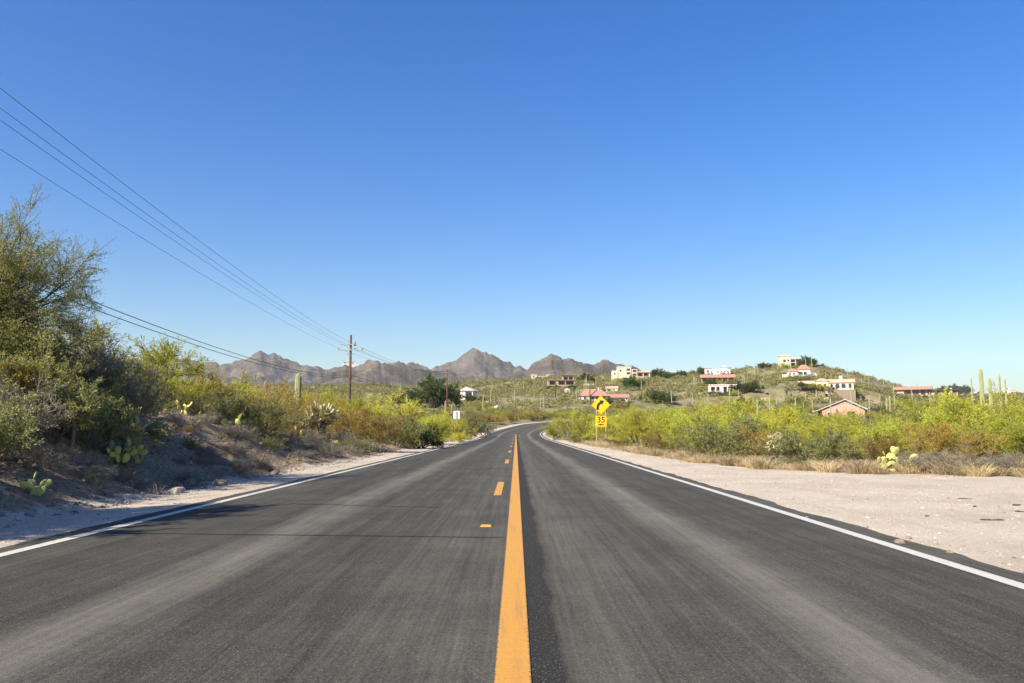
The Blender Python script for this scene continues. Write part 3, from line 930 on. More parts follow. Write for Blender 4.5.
# ---- shrubs placed one by one: (px, Y, kind, height, wide, label)
HAND = [
    # left bank
    (25, 16.5, 'creosote', 2.3, 1.0, 'dark olive bush under the large mesquite tree at the left edge'),
    (70, 17.5, 'creosote', 1.6, 1.1, 'dark olive bush beneath the drooping right side of the mesquite'),
    (-15, 13.6, 'creosote', 1.5, 1.0, 'shaded leafy bush cut by the left picture edge below the mesquite trunk'),
    (50, 15.2, 'grey', 1.3, 1.1, 'tangled grey shrub in the shade below the mesquite'),
    (100, 16.6, 'grey', 1.2, 1.0, 'grey twiggy shrub behind the large prickly pear on the bank'),
    (-25, 10.8, 'creosote', 1.1, 1.0, 'leafy shrub low on the bank, cut by the left picture edge'),
    (14, 11.9, 'grey', 1.0, 1.1, 'tangled grey shrub low on the bank above the bright prickly pear'),
    (52, 12.9, 'creosote', 1.25, 1.0, 'dark leafy shrub low on the bank behind the pale cholla'),
    (92, 14.2, 'creosote', 1.1, 1.0, 'dark leafy shrub behind the large dark prickly pear clump'),
    (-2, 13.0, 'creosote', 1.6, 1.0, 'dark tall shrub on the bank at the left picture edge'),
    (36, 14.4, 'creosote', 1.7, 1.0, 'dark tall shrub half way up the bank under the mesquite branches'),
    (78, 15.4, 'grey', 1.2, 1.1, 'dense grey shrub above the pale cholla on the bank'),
    (132, 17.0, 'grey', 0.8, 1.1, 'grey shrub on the crest right of the large prickly pear clump'),
    (122, 19.5, 'creosote', 0.9, 1.0, 'dark shrub at the top of the bare bank slope'),
    (8, 12.6, 'rust', 1.0, 1.0, 'small yellow and rust shrub at the left edge above the bright cactus'),
    (24, 13.3, 'rust', 0.9, 1.0, 'small rust tinged shrub beside the pale cholla on the left bank'),
    (138, 22.5, 'palo', 2.6, 1.05, 'rounded bright palo verde bush on the bank right of the mesquite'),
    (98, 27.0, 'palo', 2.2, 1.0, 'palo verde bush partly behind the right branches of the mesquite'),
    (176, 31.0, 'palo', 2.6, 1.0, 'palo verde bush between the rounded bank bush and the rust shrubs'),
    (203, 25.5, 'grey', 1.15, 1.15, 'large pale grey dead looking shrub on top of the left bank'),
    (182, 24.0, 'grey', 0.8, 1.1, 'low grey shrub at the crest of the bare bank slope'),
    (236, 25.3, 'creosote', 1.35, 1.0, 'olive shrub on the bank slope below the rust shrubs'),
    (262, 26.5, 'creosote', 1.25, 1.1, 'olive shrub overhanging a dark hollow in the bank'),
    (284, 29.0, 'rust', 1.0, 1.1, 'rusty shrub left of the small round cactus clump'),
    (300, 31.5, 'grey', 0.8, 1.2, 'low grey shrub at the foot of the bank beside the gravel'),
    (333, 34.0, 'grey', 0.75, 1.2, 'low dusky shrub below the pale cholla'),
    (356, 33.0, 'creosote', 0.7, 1.2, 'dark low shrub below the large rust bush beside the gravel'),
    (240, 31.0, 'rust', 2.2, 1.0, 'rust brown shrub behind the pale grey shrub on the left bank'),
    (272, 33.0, 'rust', 2.1, 1.0, 'rust brown shrub in front of the short brown cactus stump'),
    (205, 31.0, 'rust', 2.3, 1.0, 'rust and yellow shrub behind the crest of the left bank'),
    (300, 38.0, 'rust', 1.5, 1.0, 'rust shrub at the foot of the lone saguaro column'),
    (230, 46.0, 'palo', 3.0, 1.0, 'yellow green bush rising behind the rust shrubs, left of the stump'),
    (262, 50.0, 'palo', 3.1, 1.0, 'yellow green bush directly behind the short brown cactus stump'),
    (318, 52.0, 'palo', 2.9, 1.0, 'yellow green bush right behind the lone saguaro column'),
    (200, 44.0, 'palo', 3.0, 1.0, 'yellow green bush at the left end of the row behind the bank'),
    (344, 44.0, 'palo', 2.3, 1.0, 'green bush just left of the tall utility pole'),
    (378, 37.0, 'rust', 1.9, 1.1, 'large rusty yellow bush standing beside the gravel left of the road'),
    (350, 37.5, 'rust', 1.8, 1.0, 'rusty yellow bush right of the pale cholla'),
    (396, 44.0, 'creosote', 1.9, 1.0, 'green shrub right of the large rusty yellow bush'),
    (421, 46.0, 'dark', 1.55, 0.95, 'dark green dense shrub by the road left of the white sign'),
    (408, 45.0, 'palo', 1.3, 1.0, 'small light green bush in front of the dark dense shrub'),
    (390, 58.0, 'palo', 3.3, 1.2, 'tall yellow green bush behind the rusty yellow bush'),
    (440, 58.0, 'palo', 1.9, 1.0, 'yellow green bush directly left of the white road sign'),
    (452, 72.0, 'palo', 2.2, 1.0, 'yellow green bush behind the white road sign'),
    (470, 84.0, 'creosote', 2.4, 1.0, 'green bush right of the white road sign'),
    (483, 98.0, 'creosote', 2.4, 1.0, 'dark green bush at the last bend of the left shoulder'),
    (461, 66.0, 'palo', 1.0, 1.1, 'small light green bush at the foot of the white road sign'),
    # right of the road
    (556, 82.0, 'palo', 1.8, 1.2, 'pale green rounded bush at the inside of the bend'),
    (574, 66.0, 'creosote', 1.5, 1.0, 'small dark rounded bush left of the yellow curve sign'),
    (588, 60.0, 'palo', 2.1, 1.0, 'light green bush just behind the left post of the curve sign'),
    (614, 58.0, 'palo', 2.2, 1.1, 'light green bush just behind the right post of the curve sign'),
    (590, 76.0, 'palo', 2.8, 1.0, 'taller bush farther behind the yellow curve sign'),
    (640, 44.0, 'palo', 2.1, 1.2, 'broad yellow green bush right of the curve sign'),
    (622, 47.0, 'creosote', 1.2, 1.1, 'low green bush right of the foot of the curve sign'),
    (668, 37.0, 'palo', 2.0, 1.1, 'yellow green bush left of the dark creosote on the gravel edge'),
    (652, 35.0, 'rust', 0.95, 1.0, 'small rust shrub low in front of the broad yellow green bush'),
    (698, 41.0, 'palo', 2.4, 1.1, 'tall yellow green bush behind the dark creosote'),
    (716, 27.0, 'creosote', 1.45, 1.15, 'dark green creosote bush at the edge of the gravel pull-out'),
    (740, 28.0, 'creosote', 1.4, 1.0, 'green bush touching the right side of the dark creosote'),
    (762, 26.0, 'rust', 1.05, 1.0, 'rust brown shrub left of the cream cholla'),
    (765, 34.0, 'palo', 2.1, 1.1, 'yellow green bush behind the rust shrub and cholla'),
    (803, 22.5, 'creosote', 1.15, 1.15, 'olive creosote bush right of the cream cholla on the gravel edge'),
    (832, 22.5, 'creosote', 1.0, 1.1, 'low olive bush left of the prickly pear clump'),
    (826, 30.0, 'palo', 2.0, 1.15, 'yellow green bush in front of the pink gabled house'),
    (868, 28.0, 'palo', 2.0, 1.15, 'yellow green bush right of the pink gabled house'),
    (880, 22.5, 'rust', 0.9, 1.0, 'rusty shrub right behind the prickly pear clump'),
    (910, 23.0, 'palo', 1.5, 1.15, 'yellow green bush behind the grey shrub on the gravel edge'),
    (932, 21.5, 'rust', 1.2, 1.05, 'tall rusty shrub behind the grey shrubs on the right'),
    (962, 21.5, 'rust', 1.15, 1.05, 'rusty shrub below the tall right hand saguaros'),
    (905, 19.6, 'grey', 0.5, 1.3, 'low grey shrub right of the prickly pear clump'),
    (940, 19.0, 'grey', 0.6, 1.3, 'low dark grey shrub below the tall rusty shrub'),
    (985, 19.0, 'grey', 0.5, 1.3, 'low straw grey shrub at the far right gravel edge'),
    (1015, 18.8, 'grey', 0.55, 1.3, 'low straw grey shrub at the right picture edge'),
    (998, 22.0, 'palo', 1.5, 1.2, 'yellow green bush with bare branches at the right edge'),
    (1030, 22.5, 'rust', 1.2, 1.1, 'rusty shrub cut by the right picture edge'),
    (950, 29.0, 'palo', 2.1, 1.15, 'yellow green bush left of the tall right hand saguaros'),
    (1010, 28.0, 'palo', 2.2, 1.15, 'yellow green bush right of the tall right hand saguaros'),
]
taken = []
for px, Y, kind, h, wd, lab in HAND:
    p = onground(px, Y)
    p.z -= 0.03
    h2 = max(0.4 * h, fit(p.x, p.y, p.z, h))
    wd *= (h / h2) ** 0.5; h = h2
    plant(kind, p, h, lab, wide=wd)
    taken.append((p.x, p.y, h * wd * 0.55))

for k in range(95):
    yb = _prng.uniform(9, 32); xb = -_prng.uniform(6.3, 8.9)
    if abs(xb + 6.2) < 1.0 and abs(yb - 10.0) < 1.6: continue
    plant('grey', (xb, yb, g1(xb, yb) - 0.03), _prng.uniform(0.12, 0.42), 'small dead twiggy shrub on the bare slope of the left bank', 'small dead shrubs on the left bank', 1.3)

for k in range(22):
    yb = _prng.uniform(10, 31); xb = -_prng.uniform(6.8, 9.0)
    if abs(xb + 6.2) < 1.0 and abs(yb - 10.0) < 1.6: continue
    kd = _prng.choice(['creosote', 'rust', 'creosote'])
    plant(kd, (xb, yb, g1(xb, yb) - 0.03), _prng.uniform(0.18, 0.45), 'small low %s growing on the left bank slope' % ('rusty shrub' if kd == 'rust' else 'olive green bush'), 'small low %s on the left bank' % ('rusty shrubs' if kd == 'rust' else 'green bushes'), 1.2)

# ---- filling in behind
rngf = random.Random(21)


def fill(n, yr, xr, kinds, hr, gap, label_of, group_of, parts, test, tries=40):
    made = 0
    for i in range(n * tries):
        if made >= n: break
        y = rngf.uniform(*yr) if not callable(yr) else yr()
        x = rngf.uniform(*xr(y))
        if not test(x, y): continue
        kind = rngf.choices([k for k, _ in kinds], [w_ for _, w_ in kinds])[0]
        h = rngf.uniform(*hr)
        if any((x - a) ** 2 + (y - b_) ** 2 < (gap * (c + h * 0.5)) ** 2 for a, b_, c in taken): continue
        h = fit(x, y, g1(x, y), h)
        if h < 0.7: continue
        taken.append((x, y, h * 0.5))
        plant(kind, (x, y, g1(x, y) - 0.05), h, label_of(kind), group_of(kind), 1.1, parts)
        made += 1
    return made


WORD = {'palo': 'yellow green palo verde bush', 'creosote': 'olive green creosote bush', 'rust': 'rusty brown shrub', 'grey': 'dry grey shrub', 'dark': 'round dark green tree'}


def off_road(x, y, m=1.0):
    s, a = road_coord(np.array([x]), np.array([y]))
    s = float(s[0]); a = float(a[0])
    return s < -7.2 - m or s > float(gravel_x(a)) + m


fill(62, (25, 50), lambda y: (5.5, 0.75 * y + 6), [('palo', 5), ('creosote', 5), ('rust', 1.5)], (0.8, 2.5), 0.74,
     lambda k: WORD[k] + ' packed behind the front row at the gravel pull-out', lambda k: WORD[k] + ' thicket right of the road', True,
     lambda x, y: off_road(x, y, 2.2) and x > 7.5)
fill(75, (50, 110), lambda y: (6, 0.75 * y + 6), [('palo', 5), ('creosote', 4.5), ('rust', 1.0), ('dark', 0.4)], (1.7, 2.6), 0.72,
     lambda k: WORD[k] + ' deep in the thicket right of the road', lambda k: WORD[k] + ' far thicket right of the road', False,
     lambda x, y: off_road(x, y, 1.0))
fill(60, (26, 62), lambda y: (-0.75 * y - 4, -10.5), [('palo', 6), ('creosote', 1.6), ('rust', 3), ('grey', 0.8)], (1.6, 2.6), 0.70,
     lambda k: WORD[k] + ' standing back from the left bank', lambda k: WORD[k] + ' growth behind the left bank', True,
     lambda x, y: off_road(x, y, 1.5))
fill(60, (62, 135), lambda y: (-0.7 * y, -8), [('palo', 5), ('creosote', 3), ('rust', 1.2), ('dark', 0.5)], (1.8, 3.0), 0.8,
     lambda k: WORD[k] + ' far back on the left of the road', lambda k: WORD[k] + ' far growth left of the road', False,
     lambda x, y: off_road(x, y, 1.0))
# outer side of the bend and the lower slope
fill(100, (128, 215), lambda y: (-0.16 * y, 0.30 * y), [('palo', 2), ('creosote', 5), ('rust', 2.0)], (1.3, 2.4), 0.55,
     lambda k: WORD[k] + ' on the outer side of the far bend', lambda k: WORD[k] + ' beyond the far bend', False,
     lambda x, y: off_road(x, y, 0.6))
fill(130, (150, 270), lambda y: (-0.06 * y, 0.14 * y), [('palo', 2), ('creosote', 5), ('rust', 2.6)], (1.2, 2.4), 0.45,
     lambda k: WORD[k] + ' across the road where it leaves the view', lambda k: WORD[k] + ' across the far road', False,
     lambda x, y: off_road(x, y, 0.3))
fill(150, (110, 250), lambda y: (0.10 * y, 0.75 * y), [('palo', 2.2), ('creosote', 6), ('rust', 0.6), ('dark', 0.8)], (1.8, 3.2), 0.9,
     lambda k: WORD[k] + ' on the rising ground below the hillside houses', lambda k: WORD[k] + ' below the hillside houses', False,
     lambda x, y: off_road(x, y, 2.0))

# ---- dark round trees that show among the houses: (px, base py, height px)
TREES = [(433, 408, 27, 1.15, 'dense round dark green tree left of the white gabled house'),
         (408, 408, 14, 1.1, 'smaller dark tree at the left foot of the dense round tree'),
         (741, 393, 11, 1.2, 'dark round tree right of the white garage building'),
         (753, 392, 10.5, 1.2, 'second dark round tree right of the white garage building'),
         (632, 390, 13, 1.1, 'dark tree below the cream two block house'),
         (657, 378, 9, 1.2, 'dark tree right of the cream two block house'),
         (702, 376, 8, 1.2, 'dark tree left of the white twin house on the ridge'),
         (655, 402, 12, 1.2, 'dark green tree right of the red tiled house'),
         (664, 403, 10, 1.2, 'bushy dark tree next to the one right of the red tiled house'),
         (806, 366, 9, 1.0, 'dark tree at the left of the hilltop crown behind the orange roof'),
         (812, 366.5, 8, 1.2, 'dark tree at the right of the hilltop crown behind the orange roof'),
         (959, 395, 9, 1.3, 'dark green tree right of the long red roofed house'),
         (966, 395, 8, 1.3, 'broad dark tree beside the small cream building on the right'),
         (941, 390, 8, 1.1, 'grey green tree rising behind the long red roofed house'),
         (585, 383, 9, 1.2, 'yellowish tree right of the brown adobe house'),
         (765, 366, 6, 1.3, 'small dark tree on the shoulder of the hilltop'),
         (682, 377, 6, 1.4, 'low dark tree right of the long white house on the ridge'),
         (475, 404, 9, 1.3, 'dark shrub tree right of the white gabled house')]
for px, py, hp, wd, lab in TREES:
    p = hit(px, py)
    s_ = p.y / F
    plant('dark', (p.x, p.y, p.z - 0.3), hp * s_ * 1.05, lab, wide=wd, parts=False)

# ---- scrub carpeting the far slopes
def scrub_stuff():
    rng = np.random.RandomState(5)
    n = 10500
    rr = np.sqrt(rng.rand(n)) * 420 + 120
    aa = np.radians(rng.uniform(-33, 36, n))
    x = np.sin(aa) * rr; y = np.cos(aa) * rr
    s, a = road_coord(x, y)
    keep = ((s < -9) | (s > 8)) & ((fbm(x / 40, y / 40, 3) + rng.rand(n) * 0.6) > -0.02)
    x, y, rr = x[keep], y[keep], rr[keep]
    z = G(x, y)
    m = 95
    size = rng.uniform(0.7, 1.9, len(x)) * (0.8 + rr / 900)
    d = rng.randn(len(x), m, 3); d /= np.linalg.norm(d, axis=2, keepdims=True)
    d[..., 2] = np.abs(d[..., 2]) * 0.95
    rad = (0.55 + 0.5 * rng.rand(len(x), m, 1))
    P = np.stack([x, y, z], -1)[:, None, :] + d * rad * size[:, None, None]
    n2 = len(x) * m
    P = P.reshape(-1, 3)
    Dn = rng.randn(n2, 3); Dn /= np.linalg.norm(Dn, axis=1, keepdims=True)
    S = np.cross(Dn, rng.randn(n2, 3)); S /= np.linalg.norm(S, axis=1, keepdims=True)
    q = np.repeat(size, m)[:, None] * 0.155
    V = np.stack([P - Dn * q, P + S * q * 0.6, P + Dn * q, P - S * q * 0.6], 1).reshape(-1, 3)
    me = mesh_np('hillside_scrub', V, np.arange(n2 * 4).reshape(-1, 4))
    tag(link('hillside_scrub', me, M['scrub']), 'low green and brown scrub scattered over the distant slopes', 'scrub', kind='stuff')


scrub_stuff()

# ---- dry grass
def tuft_mesh(seed, n=230, h=1.0, rad=0.9):
    rng = np.random.RandomState(seed)
    an = rng.uniform(0, 2 * PI, n); r0 = np.sqrt(rng.rand(n)) * rad * 0.45
    base = np.stack([np.cos(an) * r0, np.sin(an) * r0, np.full(n, -0.02)], -1)
    lean = rng.uniform(0.1, 0.75, n)
    dirv = np.stack([np.cos(an + rng.randn(n) * 0.5) * lean, np.sin(an + rng.randn(n) * 0.5) * lean, np.ones(n)], -1)
    dirv /= np.linalg.norm(dirv, axis=1, keepdims=True)
    ln = h * rng.uniform(0.45, 1.0, n)[:, None]
    side = np.cross(dirv, rng.randn(n, 3)); side /= np.linalg.norm(side, axis=1, keepdims=True)
    w_ = 0.011
    mid = base + dirv * ln * 0.55
    tip = mid + (dirv + np.stack([np.cos(an) * 0.5, np.sin(an) * 0.5, -0.25 * np.ones(n)], -1)) * ln * 0.42
    V = np.stack([base - side * w_, base + side * w_, mid + side * w_ * 0.8, tip, mid - side * w_ * 0.8], 1)
    V4 = np.concatenate([V[:, [0, 1, 2, 4]], V[:, [4, 2, 3, 3]]], 1)
    V = V.reshape(-1, 3)
    i = np.arange(n)[:, None] * 5
    tri = np.concatenate([i + np.array([[0, 1, 2]]), i + np.array([[0, 2, 4]]), i + np.array([[4, 2, 3]])], 0)
    return V, tri


tuft_meshes = []
for i in range(5):
    V, T = tuft_mesh(700 + i)
    me = mesh_np('tussock', V, T); me.materials.append(M['straw']); tuft_meshes.append(me)
rt = random.Random(9)
for k in range(90):
    px = rt.choice([rt.uniform(555, 660), rt.uniform(630, 1024), rt.uniform(700, 1040)])
    y = rt.uniform(17.5, 75)
    # sits in the strip along the gravel's outer edge
    lo, hi = 17.5, 95.0
    for _ in range(30):
        mid = (lo + hi) / 2
        if at(px, 425, mid).x > float(gravel_x(mid)) + 0.1: hi = mid
        else: lo = mid
    y = hi + rt.uniform(-0.4, 1.3)
    x = at(px, 425, y).x
    if float(gravel_x(y)) - x > 0.9: continue
    o = bpy.data.objects.new('dry_tussock', rt.choice(tuft_meshes)); COL.objects.link(o)
    sc = rt.uniform(0.22, 0.50)
    o.location = (x, y, g1(x, y)); o.rotation_euler = (0, 0, rt.uniform(0, 6.3)); o.scale = (sc * 1.4, sc * 1.4, sc)
    tag(o, 'straw coloured dry tussock along the edge of the right gravel', 'grass', 'dry tussocks along the right gravel edge')


def grass_stuff():
    rng = np.random.RandomState(15)
    Vs, Ts = [], []
    base = 0
    n = 0
    while n < 1500:
        if rng.rand() < 0.62:
            y = rng.uniform(6, 60); x = -rng.uniform(5.9, 13)
            sc = rng.uniform(0.08, 0.26)
        else:
            y = rng.uniform(17, 90); x = float(gravel_x(y)) + rng.uniform(-0.3, 2.5)
            sc = rng.uniform(0.12, 0.35)
        V, T = tuft_mesh(rng.randint(99999), 26)
        V = V * sc * np.array([1.3, 1.3, 1]) + np.array([x, y, g1(x, y)])
        Vs.append(V); Ts.append(T + base); base += len(V); n += 1
    me = mesh_np('dry_grass', np.vstack(Vs), np.vstack(Ts))
    tag(link('dry_grass', me, M['straw']), 'short dry grass and stubble on the verges', 'grass', kind='stuff')


grass_stuff()

# ---- loose stones and twigs
def stone_geo(rng, n_per, pts, sizes):
    oct_v = np.array([[1, 0, 0], [-1, 0, 0], [0, 1, 0], [0, -1, 0], [0, 0, 1], [0, 0, -1.0]])
    oct_f = np.array([[0, 2, 4], [2, 1, 4], [1, 3, 4], [3, 0, 4], [2, 0, 5], [1, 2, 5], [3, 1, 5], [0, 3, 5]])
    n = len(pts)
    an = rng.uniform(0, 2 * PI, n)
    v = np.repeat(oct_v[None], n, 0) * (0.7 + 0.6 * rng.rand(n, 6, 1))
    c, s = np.cos(an)[:, None], np.sin(an)[:, None]
    v = np.stack([v[..., 0] * c - v[..., 1] * s, v[..., 0] * s + v[..., 1] * c, v[..., 2] * 0.6], -1)
    v = v * sizes[:, None, None] + pts[:, None, :]
    f = (np.arange(n)[:, None, None] * 6 + oct_f[None]).reshape(-1, 3)
    return v.reshape(-1, 3), f


def pebble_mat():
    m, nt, N, L, b = newmat('mixed_pebbles')
    geo = N.new('ShaderNodeNewGeometry')
    c = ramp(nt, geo.outputs['Random Per Island'], [(0.0, (0.10, 0.08, 0.06)), (0.18, (0.25, 0.19, 0.14)), (0.4, (0.33, 0.26, 0.195)), (0.7, (0.38, 0.31, 0.235)), (1.0, (0.42, 0.35, 0.27))])
    L.new(c, b.inputs['Base Color']); b.inputs['Roughness'].default_value = 0.9
    return m


def darkpebble_mat():
    m, nt, N, L, b = newmat('bank_stones')
    geo = N.new('ShaderNodeNewGeometry')
    c = ramp(nt, geo.outputs['Random Per Island'], [(0.0, (0.09, 0.07, 0.055)), (0.5, (0.19, 0.145, 0.11)), (1.0, (0.36, 0.29, 0.23))])
    L.new(c, b.inputs['Base Color']); b.inputs['Roughness'].default_value = 0.9
    return m


rng = np.random.RandomState(31)
n = 22000
y = 3 + 32 * rng.rand(n) ** 1.4
x = np.where(rng.rand(n) < 0.72, 3.75 + 11 * rng.rand(n) ** 1.3, -4.75 - 1.3 * rng.rand(n))
ok = (x < gravel_x(y) + 0.3)
x, y = x[ok], y[ok]
z = G(x, y)
V, T = stone_geo(rng, 0, np.stack([x, y, z], -1), 0.005 + 0.024 * rng.rand(len(x)) ** 6)
tag(link('gravel', mesh_np('gravel', V, T), pebble_mat()), 'loose pale pebbles over both gravel shoulders', 'gravel', kind='stuff')
n = 15000
y = 5 + 35 * rng.rand(n) ** 1.2; x = -5.5 - 5.0 * rng.rand(n)
z = G(x, y)
V, T = stone_geo(rng, 0, np.stack([x, y, z], -1), 0.008 + 0.060 * rng.rand(n) ** 6)
tag(link('bank_rubble', mesh_np('bank_rubble', V, T), darkpebble_mat()), 'small brown stones strewn over the left bank', 'rubble', kind='stuff')
n = 8000
y = 5 + 30 * rng.rand(n); x = -5.6 - 4.5 * rng.rand(n); z = G(x, y) + 0.012
Dn = rng.randn(n, 3) * np.array([1, 1, 0.25]); Dn /= np.linalg.norm(Dn, axis=1, keepdims=True)
S = np.cross(Dn, np.array([[0, 0, 1.0]])); S /= np.linalg.norm(S, axis=1, keepdims=True)
ln = rng.uniform(0.05, 0.28, (n, 1)); P = np.stack([x, y, z], -1)
V = np.stack([P - S * 0.004, P + S * 0.004, P + Dn * ln + S * 0.003, P + Dn * ln - S * 0.003], 1).reshape(-1, 3)
tag(link('twig_litter', mesh_np('twig_litter', V, np.arange(n * 4).reshape(-1, 4)), M['grey']), 'dead twigs littering the left bank', 'litter', kind='stuff')


def rock_mesh(seed, sz):
    rng = np.random.RandomState(seed)
    bm = bmesh.new()
    bmesh.ops.create_icosphere(bm, subdivisions=2, radius=1)
    for v in bm.verts:
        c = np.array(v.co)
        k = 1 + 0.28 * math.sin(c[0] * 3 + seed) * math.cos(c[1] * 2.6 + seed * 2) + 0.10 * rng.randn()
        v.co = Vector((c[0] * sz[0], c[1] * sz[1], c[2] * sz[2])) * k
    me = bpy.data.meshes.new('rock'); bm.to_mesh(me); bm.free()
    return me


ROCKS = [(176, 425, 22.0, (0.11, 0.1, 0.15), 'rock', 'upright tan rock among small cacti on the left bank'),
         (211, 438, 23.5, (0.09, 0.08, 0.07), 'palerock', 'pale round rock on the slope of the left bank'),
         (196, 433, 22.5, (0.16, 0.1, 0.06), 'rock', 'flat brown rock near the pale round rock on the bank'),
         (150, 428, 19.0, (0.12, 0.1, 0.07), 'rock', 'brown rock on the bare slope right of the prickly pear'),
         (146, 462, 14.6, (0.05, 0.05, 0.04), 'palerock', 'small pale stone at the foot of the bank'),
         (900, 536, 7.6, (0.05, 0.035, 0.038), 'rock', 'dark brown stone at the pavement edge on the right'),
         (908, 533, 7.9, (0.03, 0.025, 0.02), 'rock', 'small stone behind the dark brown one at the pavement edge'),
         (950, 552, 7.0, (0.028, 0.022, 0.018), 'rock', 'small brown stone on the gravel near the right edge line'),
         (806, 511, 9.8, (0.025, 0.022, 0.016), 'palerock', 'small pale stone beside the pavement on the right')]
for i, (px, py, Y, sz, mm, lab) in enumerate(ROCKS):
    d = ray(px, py)
    x = d.x / d.y * Y
    o = link('rock', rock_mesh(40 + i, sz), M[mm]); o.location = (x, Y, g1(x, Y) + sz[2] * 0.35)
    tag(o, lab, 'rock')
base_rocks = []
for i in range(5):
    me = rock_mesh(80 + i, (1, 0.8, 0.62)); me.materials.append(M['rock'] if i % 3 else M['palerock']); base_rocks.append(me)
rb = random.Random(12)
for k in range(75):
    y_ = 7 + 26 * rb.random() ** 1.2
    x_ = -rb.uniform(5.5, 9.2)
    sz = rb.uniform(0.025, 0.05) if rb.random() < 0.7 else rb.uniform(0.06, 0.15)
    o = bpy.data.objects.new('rock', rb.choice(base_rocks)); COL.objects.link(o)
    o.location = (x_, y_, g1(x_, y_) + sz * 0.15); o.scale = (sz, sz * rb.uniform(0.7, 1.2), sz); o.rotation_euler = (rb.uniform(-.4, .4), rb.uniform(-.4, .4), rb.uniform(0, 6.3))
    tag(o, 'loose rough brown rock lying on the slope of the left bank', 'rock', 'loose rocks on the left bank')
# dark scraps on the gravel
for i, (px, py, ln, wd, rz, lab) in enumerate([(992, 520.5, 0.26, 0.03, -0.15, 'longest dark scrap of rubber lying on the gravel'),
                                               (1016, 505, 0.14, 0.04, 0.3, 'dark scrap on the gravel near the right picture edge'),
                                               (1022, 511, 0.15, 0.05, -0.3, 'dark scrap cut by the right picture edge'),
                                               (975, 506, 0.07, 0.03, 0.6, 'small dark chip left of the scraps on the gravel'),
                                               (965, 499, 0.20, 0.018, -0.2, 'thin dark stick on the gravel'),
                                               (927, 516, 0.05, 0.02, 0.2, 'tiny dark chip alone on the gravel')]):
    d = ray(px, py); k = EYE / -d.z
    bm = bmesh.new()
    rr = random.Random(50 + i)
    n = 9
    rows = []
    for q in range(n):
        t = q / (n - 1) - 0.5
        cy = rr.uniform(-0.3, 0.3) * wd
        hw = wd * (0.35 - abs(t) * 0.5 + rr.uniform(0, 0.35))
        zz = 0.005 + rr.uniform(0, 0.013)
        rows.append([bm.verts.new((t * ln, cy - hw, 0)), bm.verts.new((t * ln, cy - hw * 0.6, zz)), bm.verts.new((t * ln, cy + hw * 0.6, zz * 0.8)), bm.verts.new((t * ln, cy + hw, 0))])
    for a_, b_ in zip(rows, rows[1:]):
        for q in range(3): bm.faces.new((a_[q], b_[q], b_[q + 1], a_[q + 1]))
        bm.faces.new((a_[3], b_[3], b_[0], a_[0]))
    bm.faces.new(rows[0]); bm.faces.new(rows[-1][::-1])
    me = bpy.data.meshes.new('rubber_scrap'); bm.to_mesh(me); bm.free()
    o = link('rubber_scrap', me, M['rubber']); o.location = (d.x * k, d.y * k, g1(d.x * k, d.y * k) + 0.004); o.rotation_euler = (0, 0, rz)
    tag(o, lab, 'scrap')


# ------------------------------------------------------------------ cacti
def pad_mesh(seed):
    bm = bmesh.new()
    bmesh.ops.create_uvsphere(bm, u_segments=14, v_segments=9, radius=1)
    rr = random.Random(seed)
    for v in bm.verts:
        x, y_, z_ = v.co
        wd = 0.78 * (0.75 + 0.35 * (z_ * 0.5 + 0.5))
        v.co = Vector((x * wd * 0.5, y_ * 0.10, (z_ + 1) * 0.5)) * (1 + 0.03 * rr.uniform(-1, 1))
    for f in bm.faces: f.smooth = True
    me = bpy.data.meshes.new('pad'); bm.to_mesh(me); bm.free()
    return me


PADS = [pad_mesh(i) for i in range(4)]
for me in PADS: me.materials.append(M['pad'])
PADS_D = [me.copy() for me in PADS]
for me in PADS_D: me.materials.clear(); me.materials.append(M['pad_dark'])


def prickly_pear(loc, size, npads, seed, label, group=None, dark=False, padsz=0.2):
    rr = random.Random(seed)
    root = empty('prickly_pear', loc, rr.uniform(0, 6))
    pads = []

    def put(p, d, face, sz):
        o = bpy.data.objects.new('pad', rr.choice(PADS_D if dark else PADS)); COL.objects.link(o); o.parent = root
        zax = Vector(d).normalized(); yax = Vector((math.cos(face), math.sin(face), 0)); xax = yax.cross(zax).normalized(); yax = zax.cross(xax)
        m4 = Matrix((xax, yax, zax)).transposed().to_4x4()
        o.matrix_local = Matrix.Translation(p) @ m4 @ Matrix.Diagonal((sz, sz, sz, 1))
        pads.append((Vector(p), zax, xax, sz))
    nb = max(3, npads // 3)
    for i in range(nb):
        a_ = rr.uniform(0, 2 * PI); q = rr.uniform(0, size * 0.35)
        put((math.cos(a_) * q, math.sin(a_) * q, -0.02), (rr.uniform(-0.45, 0.45), rr.uniform(-0.45, 0.45), 1), rr.uniform(0, PI), padsz * rr.uniform(0.9, 1.2))
    while len(pads) < npads:
        p, z_, x_, s_ = rr.choice(pads)
        if p.z > size * 0.75: continue
        a_ = rr.uniform(-1.0, 1.0)
        tip = p + z_ * s_ * (0.5 + 0.46 * math.cos(a_)) + x_ * s_ * 0.40 * math.sin(a_)
        d = z_ * math.cos(a_) + x_ * math.sin(a_) + Vector((rr.uniform(-.4, .4), rr.uniform(-.4, .4), rr.uniform(0, .3)))
        if d.z < 0.05: continue
        put(tip, d, rr.uniform(0, PI), padsz * rr.uniform(0.75, 1.05))
    tag(root, label, 'cactus', group)


def pgnd(px, Y): return onground(px, Y)


